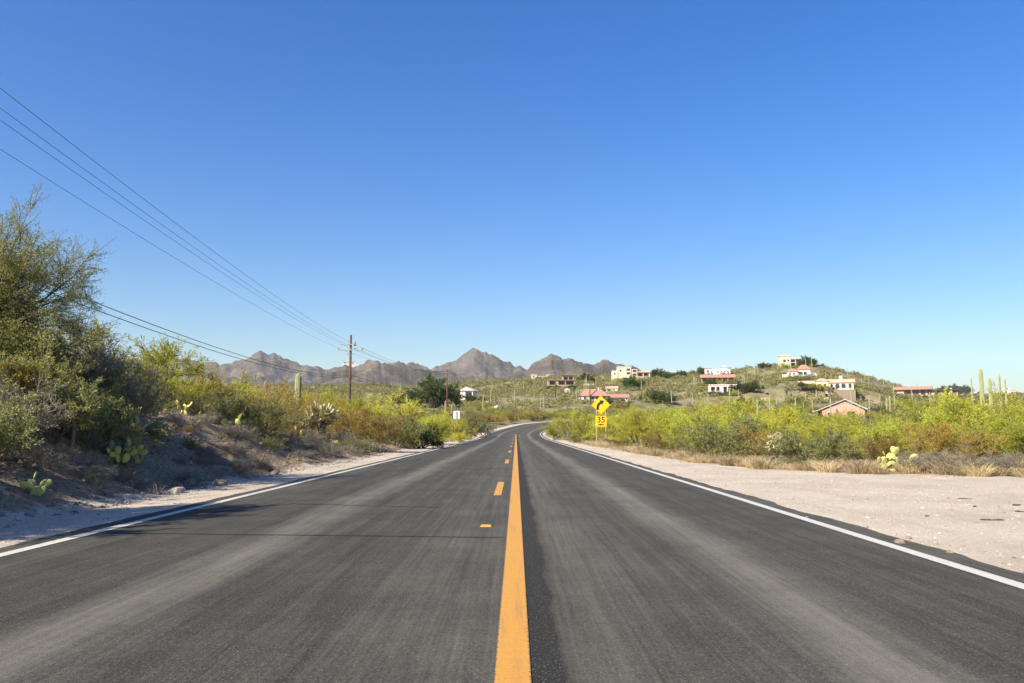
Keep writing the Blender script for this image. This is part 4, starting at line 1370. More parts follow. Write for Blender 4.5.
prickly_pear(pgnd(38, 10.5), 0.28, 13, 5, 'bright yellow green prickly pear alone near the left gravel shoulder', padsz=0.135)
prickly_pear(pgnd(2, 11.4), 0.34, 7, 2, 'small prickly pear cut by the left picture edge', padsz=0.16)
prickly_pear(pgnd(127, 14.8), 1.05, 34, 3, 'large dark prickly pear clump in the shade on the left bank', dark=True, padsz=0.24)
prickly_pear(pgnd(112, 14.4), 0.8, 18, 4, 'lighter prickly pear against the left side of the large dark clump', padsz=0.17)
prickly_pear(pgnd(166, 22.0), 0.4, 7, 5, 'prickly pear left of the upright tan rock on the bank', padsz=0.2)
prickly_pear(pgnd(184, 22.0), 0.4, 9, 6, 'yellowish prickly pear right of the upright tan rock', padsz=0.2)
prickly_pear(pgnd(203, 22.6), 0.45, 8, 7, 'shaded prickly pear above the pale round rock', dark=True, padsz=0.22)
prickly_pear(pgnd(228, 23.0), 0.3, 5, 8, 'small pale prickly pear on the lower bank slope', padsz=0.18)
prickly_pear(pgnd(242, 23.2), 0.45, 8, 9, 'bright prickly pear low on the bank beside the dark hollow', padsz=0.22)
prickly_pear(pgnd(294, 29.0), 0.45, 11, 10, 'round pale prickly pear in front of the lone saguaro', padsz=0.24)
prickly_pear(pgnd(876, 19.8), 0.5, 16, 11, 'pale yellow prickly pear clump on the right gravel edge', padsz=0.21)
prickly_pear(pgnd(890, 19.7), 0.5, 9, 12, 'upright green prickly pear touching the pale yellow clump', padsz=0.25)
prickly_pear(pgnd(912, 19.3), 0.2, 4, 13, 'tiny prickly pear right of the upright green one', padsz=0.15)


def cholla(loc, h, seed, label, n=130, mat=None):
    g = Grow(seed); rng = g.rng
    tr = g.line((0, 0, -0.05), (0.05, 0, 1), h * 0.45, 3, 0, 0.08)
    g2 = Grow(seed + 1); g2.rng = rng
    g.add(tr, 0.040 * h, 0.030 * h)
    for q in range(9):                                  # limbs into the head
        e = np.array([rng.uniform(-.28, .28), rng.uniform(-.28, .28), rng.uniform(.5, .82)]) * h
        ln = np.array([tr[rng.randint(1, 4)], (tr[-1] + e) / 2 + rng.randn(3) * 0.03 * h, e])
        g.add(ln, 0.018 * h, 0.014 * h)
    for q in range(n):
        v = rng.randn(3); v /= np.linalg.norm(v)
        v[2] = v[2] * 0.8 + 0.15
        c0 = np.array([0, 0, 0.62 * h]) + v * np.array([0.36, 0.36, 0.30]) * h * rng.uniform(0.25, 1.0)
        d2 = v + rng.randn(3) * 0.45 + np.array([0, 0, 0.25]); d2 /= np.linalg.norm(d2)
        pl = g2.line(c0, d2, h * rng.uniform(0.10, 0.17), 3, 0.03, 0.12)
        g2.add(pl, 0.030 * h, 0.024 * h)
        g2.leaves(pl, 34, 0.022 * h, 0.1, 0.0)
    root = empty('cholla', loc, 0)
    link('trunk', mesh_np('cholla_trunk', *g.stem_mesh('t', 6), True), M['twig'], root)
    link('joints', mesh_np('cholla_joints', *g2.stem_mesh('t', 6), True), mat or M['cholla'], root)
    V, T = g2.leaf_mesh(0.045 * h, 0.006 * h)
    link('spines', mesh_np('cholla_spines', V, T), M['straw'], root)
    tag(root, label, 'cactus')


cholla(pgnd(321, 35.0), 1.9, 61, 'large cream cholla cactus left of the rusty yellow bush')
cholla(pgnd(308, 34.6), 1.35, 65, 'cream cholla against the left side of the large one')
cholla(pgnd(336, 33.0), 0.5, 64, 'small cream cholla low beside the gravel on the left')
cholla(pgnd(73, 13.4), 1.0, 62, 'pale cholla standing before the mesquite on the left bank')
cholla(pgnd(776, 24.0), 1.0, 63, 'cream cholla among the bushes at the right gravel edge')
cholla(pgnd(790, 23.6), 0.8, 66, 'smaller cream cholla right of the other on the right gravel edge')


def column(h, r, ribs=13, seed=0, bend=0.0):
    n = 14
    V, Fc = [], []
    k = ribs * 2
    ts = np.concatenate([np.linspace(0, 0.93, n - 5), [0.955, 0.975, 0.988, 0.997, 1.0]])
    rad = np.concatenate([np.interp(np.linspace(0, 0.93, n - 5), [0, 0.25, 0.6, 0.93], [0.82, 1.0, 1.0, 0.9]), [0.80, 0.64, 0.45, 0.22, 0.02]])
    for t, q in zip(ts, rad):
        for j in range(k):
            a_ = 2 * PI * j / k
            rr = r * q * (1.0 if j % 2 == 0 else 0.84)
            V.append((math.cos(a_) * rr + bend * t * t, math.sin(a_) * rr, t * h - 0.3 * (t == 0)))
    for i in range(len(ts) - 1):
        for j in range(k):
            j2 = (j + 1) % k
            Fc.append((i * k + j, i * k + j2, (i + 1) * k + j2, (i + 1) * k + j))
    return mesh_np('saguaro', V, Fc, False)


def arm_mesh(r, out, hgt, z0):
    g = Grow(1)
    pts = [np.array((0.0, 0, z0)), np.array((out * 0.55, 0, z0 - 0.02)), np.array((out * 0.9, 0, z0 + out * 0.2)), np.array((out, 0, z0 + out * 0.6)), np.array((out, 0, z0 + hgt * 0.9)), np.array((out, 0, z0 + hgt)), np.array((out, 0, z0 + hgt + r * 0.6))]
    V, Fq = [], []
    k = 14
    rad = [r * 0.7, r * 0.9, r, r, r * 0.95, r * 0.7, r * 0.1]
    P = np.array(pts); d = np.gradient(P, axis=0); d /= np.linalg.norm(d, axis=1, keepdims=True)
    for p, dd, q in zip(P, d, rad):
        u = np.array((0, 1.0, 0)); v = np.cross(dd, u)
        for j in range(k):
            a_ = 2 * PI * j / k; rr = q * (1 if j % 2 == 0 else 0.84)
            V.append(p + (u * math.cos(a_) + v * math.sin(a_)) * rr)
    for i in range(len(P) - 1):
        for j in range(k):
            j2 = (j + 1) % k
            Fq.append((i * k + j, i * k + j2, (i + 1) * k + j2, (i + 1) * k + j))
    return mesh_np('saguaro_arm', V, Fq)


def saguaro(loc, h, r, label, group=None, arms=(), mat=None, rz=0.0, bend=0.0):
    o = link('saguaro', column(h, r, 13, 0, bend), mat or M['saguaro'])
    o.location = loc; o.rotation_euler = (0, 0, rz)
    for (out, hg, z0, a_) in arms:
        ar = link('arm', arm_mesh(r * 0.7, out, hg, z0), mat or M['saguaro'], o); ar.rotation_euler = (0, 0, a_)
    tag(o, label, 'cactus', group)
    return o


p = pgnd(297, 44.0); top = at(295.5, 373, 44.0).z
saguaro(p, top - p.z, 0.19, 'lone thick saguaro column rising behind the left bank shrubs')
p = pgnd(264.5, 46.0); top = at(264, 380, 46.0).z
saguaro(p, top - p.z, 0.13, 'short brown cactus stump left of the lone saguaro column', mat=M['deadsaguaro'])
for px, Y, py, r_, lab, arms in [(984, 62, 368, 0.165, 'tallest plain saguaro column on the right', ()),
                                 (992.5, 66, 377, 0.15, 'shorter saguaro column just right of the tallest one', ()),
                                 (1002.5, 92, 373, 0.12, 'thin saguaro near the right picture edge', ()),
                                 (1008, 100, 378, 0.11, 'thin pale saguaro nearest to the right picture edge', ()),
                                 (974, 150, 377, 0.15, 'thin dark saguaro above the small cream building', ())]:
    p = pgnd(px, Y); top = at(px, py, Y).z
    saguaro(p, top - p.z, r_, lab, arms=arms)

# hillside saguaros
sag_protos = []
for i in range(4):
    me = column(1.0, 0.030, 8, i)
    me.materials.append(M['farsaguaro']); sag_protos.append(me)
rs = random.Random(77)
cnt = 0
while cnt < 110:
    rr = rs.uniform(140, 440); px = rs.choice([rs.uniform(400, 620), rs.uniform(640, 960), rs.uniform(740, 900)])
    d = ray(px, 400); a_ = math.atan2(d.x, d.y)
    x, y = math.sin(a_) * rr, math.cos(a_) * rr
    if not off_road(x, y, 3): continue
    o = bpy.data.objects.new('saguaro', rs.choice(sag_protos)); COL.objects.link(o)
    h = rs.uniform(2.5, 5.5)
    o.location = (x, y, g1(x, y)); o.scale = (h * 1.1, h * 1.1, h); o.rotation_euler = (rs.uniform(-.03, .03), rs.uniform(-.03, .03), rs.uniform(0, 6))
    tag(o, 'small pale saguaro dotted on the distant hillside', 'cactus', 'saguaros on the distant hillside')
    cnt += 1


# ------------------------------------------------------------------ poles and wires
def tube_mesh(pts, r0, r1=None, k=8, cap=True):
    r1 = r0 if r1 is None else r1
    P = np.array(pts, float); n = len(P)
    d = np.gradient(P, axis=0); d /= np.linalg.norm(d, axis=1, keepdims=True)
    ref = np.where(np.abs(d[:, 2:3]) > 0.9, np.array([[1., 0, 0]]), np.array([[0, 0, 1.]]))
    u = np.cross(d, ref); u /= np.linalg.norm(u, axis=1, keepdims=True); v = np.cross(d, u)
    rad = np.linspace(r0, r1, n)
    V, Fq = [], []
    for i in range(n):
        for j in range(k):
            a_ = 2 * PI * j / k
            V.append(P[i] + (u[i] * math.cos(a_) + v[i] * math.sin(a_)) * rad[i])
    for i in range(n - 1):
        for j in range(k):
            j2 = (j + 1) % k
            Fq.append((i * k + j, i * k + j2, (i + 1) * k + j2, (i + 1) * k + j))
    me = bpy.data.meshes.new('tube')
    faces = Fq + ([tuple(range(k))[::-1], tuple(range((n - 1) * k, n * k))] if cap else [])
    me.from_pydata([tuple(v_) for v_ in V], [], faces)
    for f in me.polygons: f.use_smooth = len(f.vertices) == 4
    return me


def box_mesh(x0, x1, y0, y1, z0, z1, bev=0.0):
    bm = bmesh.new()
    bmesh.ops.create_cube(bm, size=1)
    for v in bm.verts:
        v.co = Vector((x0 + (v.co.x + .5) * (x1 - x0), y0 + (v.co.y + .5) * (y1 - y0), z0 + (v.co.z + .5) * (z1 - z0)))
    if bev: bmesh.ops.bevel(bm, geom=bm.edges[:], offset=bev, segments=1, affect='EDGES')
    me = bpy.data.meshes.new('box'); bm.to_mesh(me); bm.free()
    return me


def utility_pole(loc, h, label, rz=0.0, arms=True, r=0.15):
    root = empty('utility_pole', loc, rz)
    link('pole', tube_mesh([(0, 0, -0.8), (0, 0, h * 0.5), (0, 0, h)], r, r * 0.72, 10), M['polewood'], root)
    if arms:
        za = h - 1.55
        link('crossarm', box_mesh(-1.25, 1.25, -r - 0.10, -r + 0.03, za - 0.045, za + 0.045, 0.008), M['armgrey'], root)
        link('crossarm', box_mesh(-1.15, 0.75, -r - 0.10, -r + 0.03, za + 0.53, za + 0.61, 0.008), M['armgrey'], root)
        for x in (-1.2, 0.06, 0.46, 1.2):
            link('insulator', tube_mesh([(x, -r - 0.04, za + 0.065), (x, -r - 0.04, za + 0.12), (x, -r - 0.04, za + 0.20)], 0.065, 0.045, 8), M['porcelain'], root)
        link('brace', tube_mesh([(-0.65, -r - 0.02, za - 0.02), (0, -r + 0.02, za - 0.6)], 0.016, 0.016, 5), M['metal'], root)
        link('brace', tube_mesh([(0.65, -r - 0.02, za - 0.02), (0, -r + 0.02, za - 0.6)], 0.016, 0.016, 5), M['metal'], root)
        link('cutout_switch', tube_mesh([(0.44, -r - 0.05, za + 0.42), (0.44, -r - 0.05, za + 0.6), (0.5, -r - 0.1, za + 0.85)], 0.10, 0.06, 8), M['porcelain'], root)
    tag(root, label, 'utility pole')
    return root


PY = 80.0
pb = pgnd(349, PY)
ptop = at(351, 335, PY).z
pole_x, pole_h = pb.x, ptop - pb.z
utility_pole(pb, pole_h, 'tall brown utility pole with pale crossarms left of the road', rz=0.04)
P2 = Vector((at(447, 400, 155).x, 155.0, 0)); P2.z = g1(P2.x, P2.y)
p2h = at(447, 369.5, 155).z - P2.z
utility_pole(P2, p2h, 'brown utility pole left of the white gabled house', rz=0.04, arms=False, r=0.14)
P0 = Vector((-10.4, -10.0, g1(-10.4, -10.0)))
utility_pole(P0, ptop - P0.z, 'brown utility pole behind the camera carrying the wires', rz=0.05)
for px, pyt, pyb, lab in [(555.5, 371, 398, 'thin pole in front of the brown adobe house'),
                          (590, 376, 402, 'thin dark pole in front of the red tiled house'),
                          (708.5, 384, 410, 'brown pole in front of the white garage building')]:
    p = hit(px, pyb); t = at(px, pyt, p.y).z
    root = empty('utility_pole', p)
    link('pole', tube_mesh([(0, 0, -0.5), (0, 0, t - p.z)], 0.17, 0.13, 8), M['polewood'], root)
    link('crossarm', box_mesh(-0.9, 0.9, -0.24, -0.13, t - p.z - 0.6, t - p.z - 0.48), M['polewood'], root)
    tag(root, lab, 'utility pole')
p = hit(730, 412); t = at(730, 389, p.y).z
root = empty('lamp_post', p)
link('post', tube_mesh([(0, 0, -0.5), (0, 0, t - p.z)], 0.13, 0.09, 8), M['armgrey'], root)
link('lamp_head', box_mesh(-0.35, 0.35, -0.2, 0.2, t - p.z, t - p.z + 0.22, 0.05), M['armgrey'], root)
tag(root, 'pale slender post right of the white garage building', 'post')


def wire(A, B, sag, r, label, group):
    n = 90
    pts = []
    for i in range(n + 1):
        t = (i / n)
        p = Vector(A).lerp(Vector(B), t)
        p.z -= 4 * t * (1 - t) * sag
        pts.append(p)
    o = link('overhead_wire', tube_mesh(pts, r, r, 5), M['cable'])
    tag(o, label, 'wire', group)


def solve_wire(oA, zA, px, py):
    """sag that lets the wire from the tall pole to the one behind the camera cross the pixel (px, py)"""
    A = Vector((pole_x + oA, PY - 0.2, zA)); B = Vector((P0.x + oA, P0.y, zA))
    d = ray(px, py); k = d.x / d.y
    # A + t(B-A): x = k*y
    t = (A.x - k * A.y) / (k * (B.y - A.y) - (B.x - A.x))
    y = A.y + t * (B.y - A.y)
    zt = EYE + d.z / d.y * y
    return A, B, (zA - zt) / (4 * t * (1 - t))


zarm = pb.z + pole_h - 1.55 + 0.2
for oA, py, lab in [(-1.2, 149, 'lowest of the four upper power wires sweeping in from the left'),
                    (0.06, 120, 'second lowest of the four upper power wires'),
                    (0.46, 108, 'second highest of the four upper power wires'),
                    (1.2, 88, 'highest of the four upper power wires')]:
    A, B, sg = solve_wire(oA, zarm, 0, py)
    wire(A, B, sg, 0.0065, lab, 'upper power wires')
    wire(A, Vector((P2.x + oA * 0.5, P2.y, P2.z + p2h - 0.3)), 0.9, 0.012, lab.replace('sweeping in from the left', '').strip() + ' continuing past the tall pole', 'upper power wires')
for oA, zA, px, py, lab in [(-0.17, at(350, 377.5, PY).z, 88, 307, 'lower of the two thick black cables passing the mesquite'),
                            (0.17, at(350, 375.5, PY).z, 88, 299.5, 'upper of the two thick black cables passing the mesquite')]:
    A, B, sg = solve_wire(oA, zA, px, py)
    wire(A, B, sg, 0.014, lab, 'thick lower cables')
    wire(A, Vector((P2.x, P2.y, P2.z + p2h * 0.72)), 1.0, 0.02, lab.replace('passing the mesquite', 'beyond the tall pole'), 'thick lower cables')


# ------------------------------------------------------------------ signs
def ngon(name, pts, y0, y1):
    """extruded outline in the x-z plane between y0 and y1"""
    bm = bmesh.new()
    a_ = [bm.verts.new((x, y0, z)) for x, z in pts]
    b_ = [bm.verts.new((x, y1, z)) for x, z in pts]
    bm.faces.new(a_); bm.faces.new(b_[::-1])
    n = len(pts)
    for i in range(n):
        bm.faces.new((a_[i], b_[i], b_[(i + 1) % n], a_[(i + 1) % n]))
    bmesh.ops.recalc_face_normals(bm, faces=bm.faces)
    me = bpy.data.meshes.new(name); bm.to_mesh(me); bm.free()
    return me


SY = 52.5
sx = at(601, 430, SY).x
sz = g1(sx, SY)
sgn = empty('curve_sign', (sx, SY, sz), 0.02)
s_ = SY / F / 0.99
zt = at(601, 395.3, SY).z - sz; zb = at(601, 414.8, SY).z - sz
hz = (zt - zb) / 2; zc = (zt + zb) / 2


def rdiamond(h, r=0.06, n=5):
    pts = []
    for i, (cx, cz) in enumerate([(h, 0), (0, h), (-h, 0), (0, -h)]):
        a0 = i * PI / 2
        k = r * math.sqrt(2)
        ox, oz = cx * (1 - k / h), cz * (1 - k / h)
        for j in range(n):
            a_ = a0 - PI / 4 + PI / 2 * j / (n - 1)
            pts.append((ox + r * math.cos(a_), oz + r * math.sin(a_)))
    return pts


dp = link('warning_panel', ngon('warning_panel', [(x, z_ + zc) for x, z_ in rdiamond(hz)], -0.09, -0.085), M['signyellow'], sgn)
# thin black border
outer = rdiamond(hz * 0.955, 0.045); inner = rdiamond(hz * 0.915, 0.040)
bm = bmesh.new()
o_ = [bm.verts.new((x, -0.0925, z_ + zc)) for x, z_ in outer]; i_ = [bm.verts.new((x, -0.0925, z_ + zc)) for x, z_ in inner]
for k in range(len(o_)):
    q = (k + 1) % len(o_); bm.faces.new((o_[k], o_[q], i_[q], i_[k]))
me = bpy.data.meshes.new('border'); bm.to_mesh(me); bm.free()
link('border', me, M['signblack'], dp)
# arrow: up from lower left, bending right
wd = hz * 0.15
pts = [(-0.33 * hz, -0.50 * hz), (-0.33 * hz, -0.30 * hz)]
for j in range(1, 9):
    a_ = PI - R(62) * j / 8
    pts.append((hz * (-0.33 + 0.62 * (1 + math.cos(a_))), hz * (-0.30 + 0.62 * math.sin(a_))))
P = np.array(pts); d = np.gradient(P, axis=0); d /= np.linalg.norm(d, axis=1, keepdims=True); nrm = np.stack([-d[:, 1], d[:, 0]], -1)
Lf = P + nrm * wd * 0.85; Rt = P - nrm * wd * 0.85
e, dd, nn = P[-1], d[-1], nrm[-1]
head = [tuple(e + nn * wd * 1.9), tuple(e + dd * wd * 2.7), tuple(e - nn * wd * 1.9)]
outline = [tuple(p_) for p_ in Lf] + head + [tuple(p_) for p_ in Rt[::-1]]
link('arrow', ngon('arrow', [(x, z_ + zc) for x, z_ in outline], -0.0945, -0.0915), M['signblack'], dp)
zp1 = at(601, 416.0, SY).z - sz; zp0 = at(601, 426.6, SY).z - sz
hw = 5.3 * s_
pq = link('speed_plaque', box_mesh(-hw, hw, -0.09, -0.085, zp0, zp1), M['signyellow'], sgn)


def text(name, body, size, x, z, y, mat, parent):
    cu = bpy.data.curves.new(name, 'FONT'); cu.body = body; cu.size = size; cu.align_x = 'CENTER'; cu.align_y = 'CENTER'; cu.extrude = 0.0012; cu.offset = 0.008
    t_ = bpy.data.objects.new(name, cu); COL.objects.link(t_)
    bpy.context.view_layer.update()
    me = bpy.data.meshes.new_from_object(t_.evaluated_get(bpy.context.evaluated_depsgraph_get()))
    bpy.data.objects.remove(t_); bpy.data.curves.remove(cu)
    o = link(name, me, mat, parent)
    o.location = (x, y, z); o.rotation_euler = (R(90), 0, 0)
    return o


ph = zp1 - zp0
text('speed_number', '35', ph * 0.78, 0, zp0 + ph * 0.62, -0.0935, M['signblack'], pq)
text('unit_lettering', 'MPH', ph * 0.26, 0, zp0 + ph * 0.17, -0.0935, M['signblack'], pq)
for x in (-0.30, 0.30):
    link('post', box_mesh(x - 0.03, x + 0.03, -0.078, -0.02, -0.4, zc - abs(x) * 0.2 + 0.25, 0.004), M['postwood'], sgn)
tag(sgn, 'yellow right curve warning sign with black arrow and 35 MPH plaque', 'road sign')

WY = 78.0
wx = at(456.5, 415, WY).x; wz = g1(wx, WY)
ws = empty('road_sign', (wx, WY, wz), 0.12)
t1 = at(456.5, 411, WY).z - wz; t0 = at(456.5, 418.8, WY).z - wz
bp = link('sign_panel', box_mesh(-0.31, 0.31, 0, 0.012, t0, t1, 0.003), M['signback'], ws)
link('post', box_mesh(-0.035, 0.035, -0.055, -0.004, -0.4, t1 - 0.06, 0.004), M['metal'], ws)
link('bolt', tube_mesh([(0, -0.06, t1 - 0.2), (0, -0.085, t1 - 0.2)], 0.03, 0.03, 8), M['porcelain'], bp)
link('bolt', tube_mesh([(0, -0.06, t0 + 0.2), (0, -0.085, t0 + 0.2)], 0.03, 0.03, 8), M['porcelain'], bp)
tag(ws, 'white blank back of a road sign on a thin metal post left of the road', 'road sign')


# ------------------------------------------------------------------ houses
class House:
    """built in pixel units about its base pixel, facing the camera; depth also in pixel units"""

    def __init__(self, name, px, py, label, yaw=0.0, cat='house', group=None):
        P = hit(px, py)
        self.s = P.y / F / 0.995
        self.px, self.py = px, py
        az = math.atan2(P.x, P.y)
        self.root = empty(name, P, -az + yaw)
        tag(self.root, label, cat, group)

    def _box(self, bm, x0, x1, y0, y1, z0, z1):
        s = self.s
        r = bmesh.ops.create_cube(bm, size=1)
        for v in r['verts']:
            v.co = Vector((x0 + (v.co.x + .5) * (x1 - x0), y0 + (v.co.y + .5) * (y1 - y0), z0 + (v.co.z + .5) * (z1 - z0))) * s

    def boxes(self, name, mat, bl, parent=None):
        """bl: (px0, px1, py_top, py_bottom, y_front, y_back)"""
        bm = bmesh.new()
        for (a, b_, t, bt, yf, yb) in bl:
            self._box(bm, a - self.px, b_ - self.px, yf, yb, self.py - bt, self.py - t)
        me = bpy.data.meshes.new(name); bm.to_mesh(me); bm.free()
        return link(name, me, mat, parent or self.root)

    def wall(self, mat, *bl):
        return self.boxes('wall', M[mat], [(a, b_, t, bt + (4 if bt >= self.py else 0), yf, yb) for (a, b_, t, bt, yf, yb) in bl])

    def window(self, a, b_, t, bt, yf, frame='white', name='window', arch=False):
        o = 0.05 / self.s
        e = max(0.16, 0.05 / self.s)
        f = self.boxes(name, M[frame], [(a - e, a, t - e, bt + e, yf - 2 * o, yf + 0.01), (b_, b_ + e, t - e, bt + e, yf - 2 * o, yf + 0.01),
                                        (a, b_, t - e, t, yf - 2 * o, yf + 0.01), (a, b_, bt, bt + e, yf - 2 * o, yf + 0.01)])
        if arch:
            s = self.s; n = 10
            pts = [((a - self.px) * s, (self.py - bt) * s), ((b_ - self.px) * s, (self.py - bt) * s)]
            cxx = ((a + b_) / 2 - self.px) * s; hwid = (b_ - a) / 2 * s; zz = (self.py - t) * s - hwid
            pts += [(cxx + hwid * math.cos(PI * j / n), zz + hwid * math.sin(PI * j / n)) for j in range(n + 1)]
            link('pane', ngon('pane', pts, (yf - o) * s, (yf + 0.01) * s), M['glass'], f)
        else:
            self.boxes('pane', M['glass'], [(a, b_, t, bt, yf - o, yf + 0.01)], f)
        return f

    def roof(self, mat, kind, a, b_, t, eave, yf, yb, name='roof', over=0.4):
        s = self.s
        x0, x1 = a - self.px, b_ - self.px
        z0, z1 = self.py - eave, self.py - t
        bm = bmesh.new()
        if kind == 'flat':
            self._box(bm, x0, x1, yf, yb, z0, z1)
        else:
            ym = (yf + yb) / 2
            if kind == 'gable_x':      # ridge runs left-right
                top = [(x0, ym, z1), (x1, ym, z1)]
            elif kind == 'gable_y':    # ridge runs away, gable faces the camera
                xm = (x0 + x1) / 2
                top = [(xm, yf, z1), (xm, yb, z1)]
            else:                      # hip
                k = min((yb - yf) / 2, (x1 - x0) * 0.42)
                top = [(x0 + k, ym, z1), (x1 - k, ym, z1)]
            base = [(x0, yf, z0), (x1, yf, z0), (x1, yb, z0), (x0, yb, z0)]
            th = 0.35
            low = [(x, y_, z_ - th) for x, y_, z_ in base]
            vb = [bm.verts.new(Vector(p) * s) for p in base]; vt = [bm.verts.new(Vector(p) * s) for p in top]; vl = [bm.verts.new(Vector(p) * s) for p in low]
            if kind == 'gable_y':
                bm.faces.new((vb[0], vt[0], vt[1], vb[3])); bm.faces.new((vb[1], vb[2], vt[1], vt[0]))
                bm.faces.new((vb[0], vb[1], vt[0])); bm.faces.new((vb[2], vb[3], vt[1]))
            else:
                bm.faces.new((vb[0], vb[1], vt[1], vt[0])); bm.faces.new((vb[2], vb[3], vt[0], vt[1]))
                bm.faces.new((vb[1], vb[2], vt[1])); bm.faces.new((vb[3], vb[0], vt[0]))
            for i in range(4):
                j = (i + 1) % 4; bm.faces.new((vl[i], vl[j], vb[j], vb[i]))
            bm.faces.new(vl[::-1])
            bmesh.ops.recalc_face_normals(bm, faces=bm.faces)
        me = bpy.data.meshes.new(name); bm.to_mesh(me); bm.free()
        return link(name, me, M[mat], self.root)

    def chimney(self, mat, a, b_, t, bt, yf, yb):
        c = self.boxes('chimney', M[mat], [(a, b_, t, bt, yf, yb)])
        self.boxes('cap', M[mat], [(a - .25, b_ + .25, t - .4, t, yf - .25, yb + .25)], c)
        return c


# white gabled house left of the bend
h = House('gabled_house', 466, 402, 'white gabled house with a dark porch left of the bend', yaw=-0.35)
h.wall('white', (459.5, 465.2, 390, 402, 0, 12), (465.2, 473, 390, 391.8, 0, 12), (472.2, 473, 391.8, 402, 0, 12), (465.2, 472.2, 391.8, 402, 3.5, 12), (465.2, 472.2, 399.6, 402, 0, 3.5))
bm = bmesh.new(); s = h.s
v = [bm.verts.new(Vector((x, y_, z_)) * s) for x, y_, z_ in [(-6.5, 0, 12), (7, 0, 12), (0.2, 0, 14.4), (-6.5, 12, 12), (7, 12, 12), (0.2, 12, 14.4)]]
bm.faces.new(v[:3]); bm.faces.new((v[5], v[4], v[3]))
me = bpy.data.meshes.new('gable'); bm.to_mesh(me); bm.free(); link('gable', me, M['white'], h.root)
h.roof('greyroof', 'gable_y', 457.8, 475.2, 387.0, 390.6, -1.2, 13)
h.window(466.2, 471.2, 393, 399, 3.5, 'wood', 'porch_door')
# low white outbuilding and grey roof near it
h = House('shed', 485, 405, 'tiny white roofed shed right of the white gabled house', cat='shed')
h.wall('white', (482.5, 488, 402.6, 405, 0, 4)); h.roof('white', 'gable_x', 482, 488.5, 401.6, 402.7, -.4, 4.4); h.window(484.2, 485.6, 403.2, 404.4, 0)
h = House('low_house', 496, 410, 'low house with a pale grey roof beyond the bend on the left', yaw=-0.2)
h.wall('tan', (492.5, 500.5, 407.6, 410, 0, 6)); h.roof('greyroof', 'hip', 491.5, 501.5, 405.4, 407.8, -1, 7); h.window(494, 495.5, 408.2, 409.5, 0); h.window(497.5, 499, 408.2, 409.5, 0)

# adobe house
h = House('adobe_house', 561, 388, 'brown flat roofed adobe house with dark open terraces on the hillside', yaw=0.1)
h.wall('adobe', (548, 575, 380.4, 381.4, 0, 12), (548, 575, 381.4, 388, 4, 12), (548, 549.6, 381.4, 388, 0, 4), (556, 558.6, 381.4, 388, 0, 4), (565, 566, 381.4, 388, 0, 4), (574, 575, 381.4, 388, 0, 4), (548, 575, 384.8, 388, -0.6, 0))
h.boxes('upper_storey', M['adobe'], [(563, 574, 375.8, 376.8, 3, 11), (563, 574, 376.8, 380.4, 5.5, 11), (563, 564, 376.8, 380.4, 3, 5.5), (568.4, 569.2, 376.8, 380.4, 3, 5.5), (573.2, 574, 376.8, 380.4, 3, 5.5)])
for a, b_ in ((550.5, 555.2), (559.4, 564.2), (567, 573)): h.window(a, b_, 381.8, 384.4, 4, 'wood')
for a, b_ in ((564.6, 567.8), (569.8, 572.8)): h.window(a, b_, 377.4, 380, 5.5, 'wood')
h.roof('adobe', 'flat', 547.5, 575.5, 379.9, 380.4, -1.0, 12.5); h.roof('darkroof', 'flat', 562.4, 574.6, 375.2, 375.8, 2.2, 11.5)
# beige low building on the skyline left of it
h = House('beige_house', 542, 379, 'low beige house left of and above the brown adobe house')
h.wall('tan', (531, 537, 374.6, 379, 0, 6), (537, 546, 376, 379, 1, 7), (546, 555, 374.8, 379, 0, 6)); h.roof('tan', 'flat', 530.6, 537.4, 374.1, 374.6, -.3, 6.3); h.roof('tan', 'flat', 545.6, 555.4, 374.3, 374.8, -.3, 6.3)
h.window(533, 534.6, 375.8, 377.4, 0); h.window(539, 541, 376.8, 378.2, 1); h.window(549, 550.6, 375.8, 377.4, 0)
# cream two block house
h = House('cream_house', 631, 380, 'large cream two block house with balconies on the ridge', yaw=0.12)
h.wall('cream', (612.5, 618, 370.5, 380, 0, 10), (618, 631.5, 366.8, 380, 0.6, 11), (631.5, 637.5, 368.4, 380, 1.4, 10), (637.5, 650, 372.2, 380, 3.2, 10), (637.5, 650, 376.6, 380, 0.5, 3.2), (649, 650, 372.2, 376.6, 0.5, 3.2), (643, 643.6, 372.2, 376.6, 0.5, 1.0))
h.roof('cream', 'flat', 617.6, 631.9, 366.2, 366.8, 0.3, 11.3); h.roof('darkroof', 'flat', 631.5, 638.2, 367.8, 368.4, 0.8, 10.4); h.roof('tantile', 'hip', 636.6, 651, 370.4, 372.2, -.4, 10.6)
for a, b_, t, bt, yf in ((626.8, 630.2, 368.6, 370.6, 0.6), (626.8, 630.4, 372.2, 374.2, 0.6), (620, 621.6, 369.6, 371.4, 0.6), (633, 636.6, 369.8, 372, 1.4), (633, 636.6, 373.4, 375.6, 1.4), (639, 642.4, 373, 376, 3.2), (644.4, 648, 373, 376, 3.2), (614.4, 615.6, 373, 374.6, 0)): h.window(a, b_, t, bt, yf, 'cream')
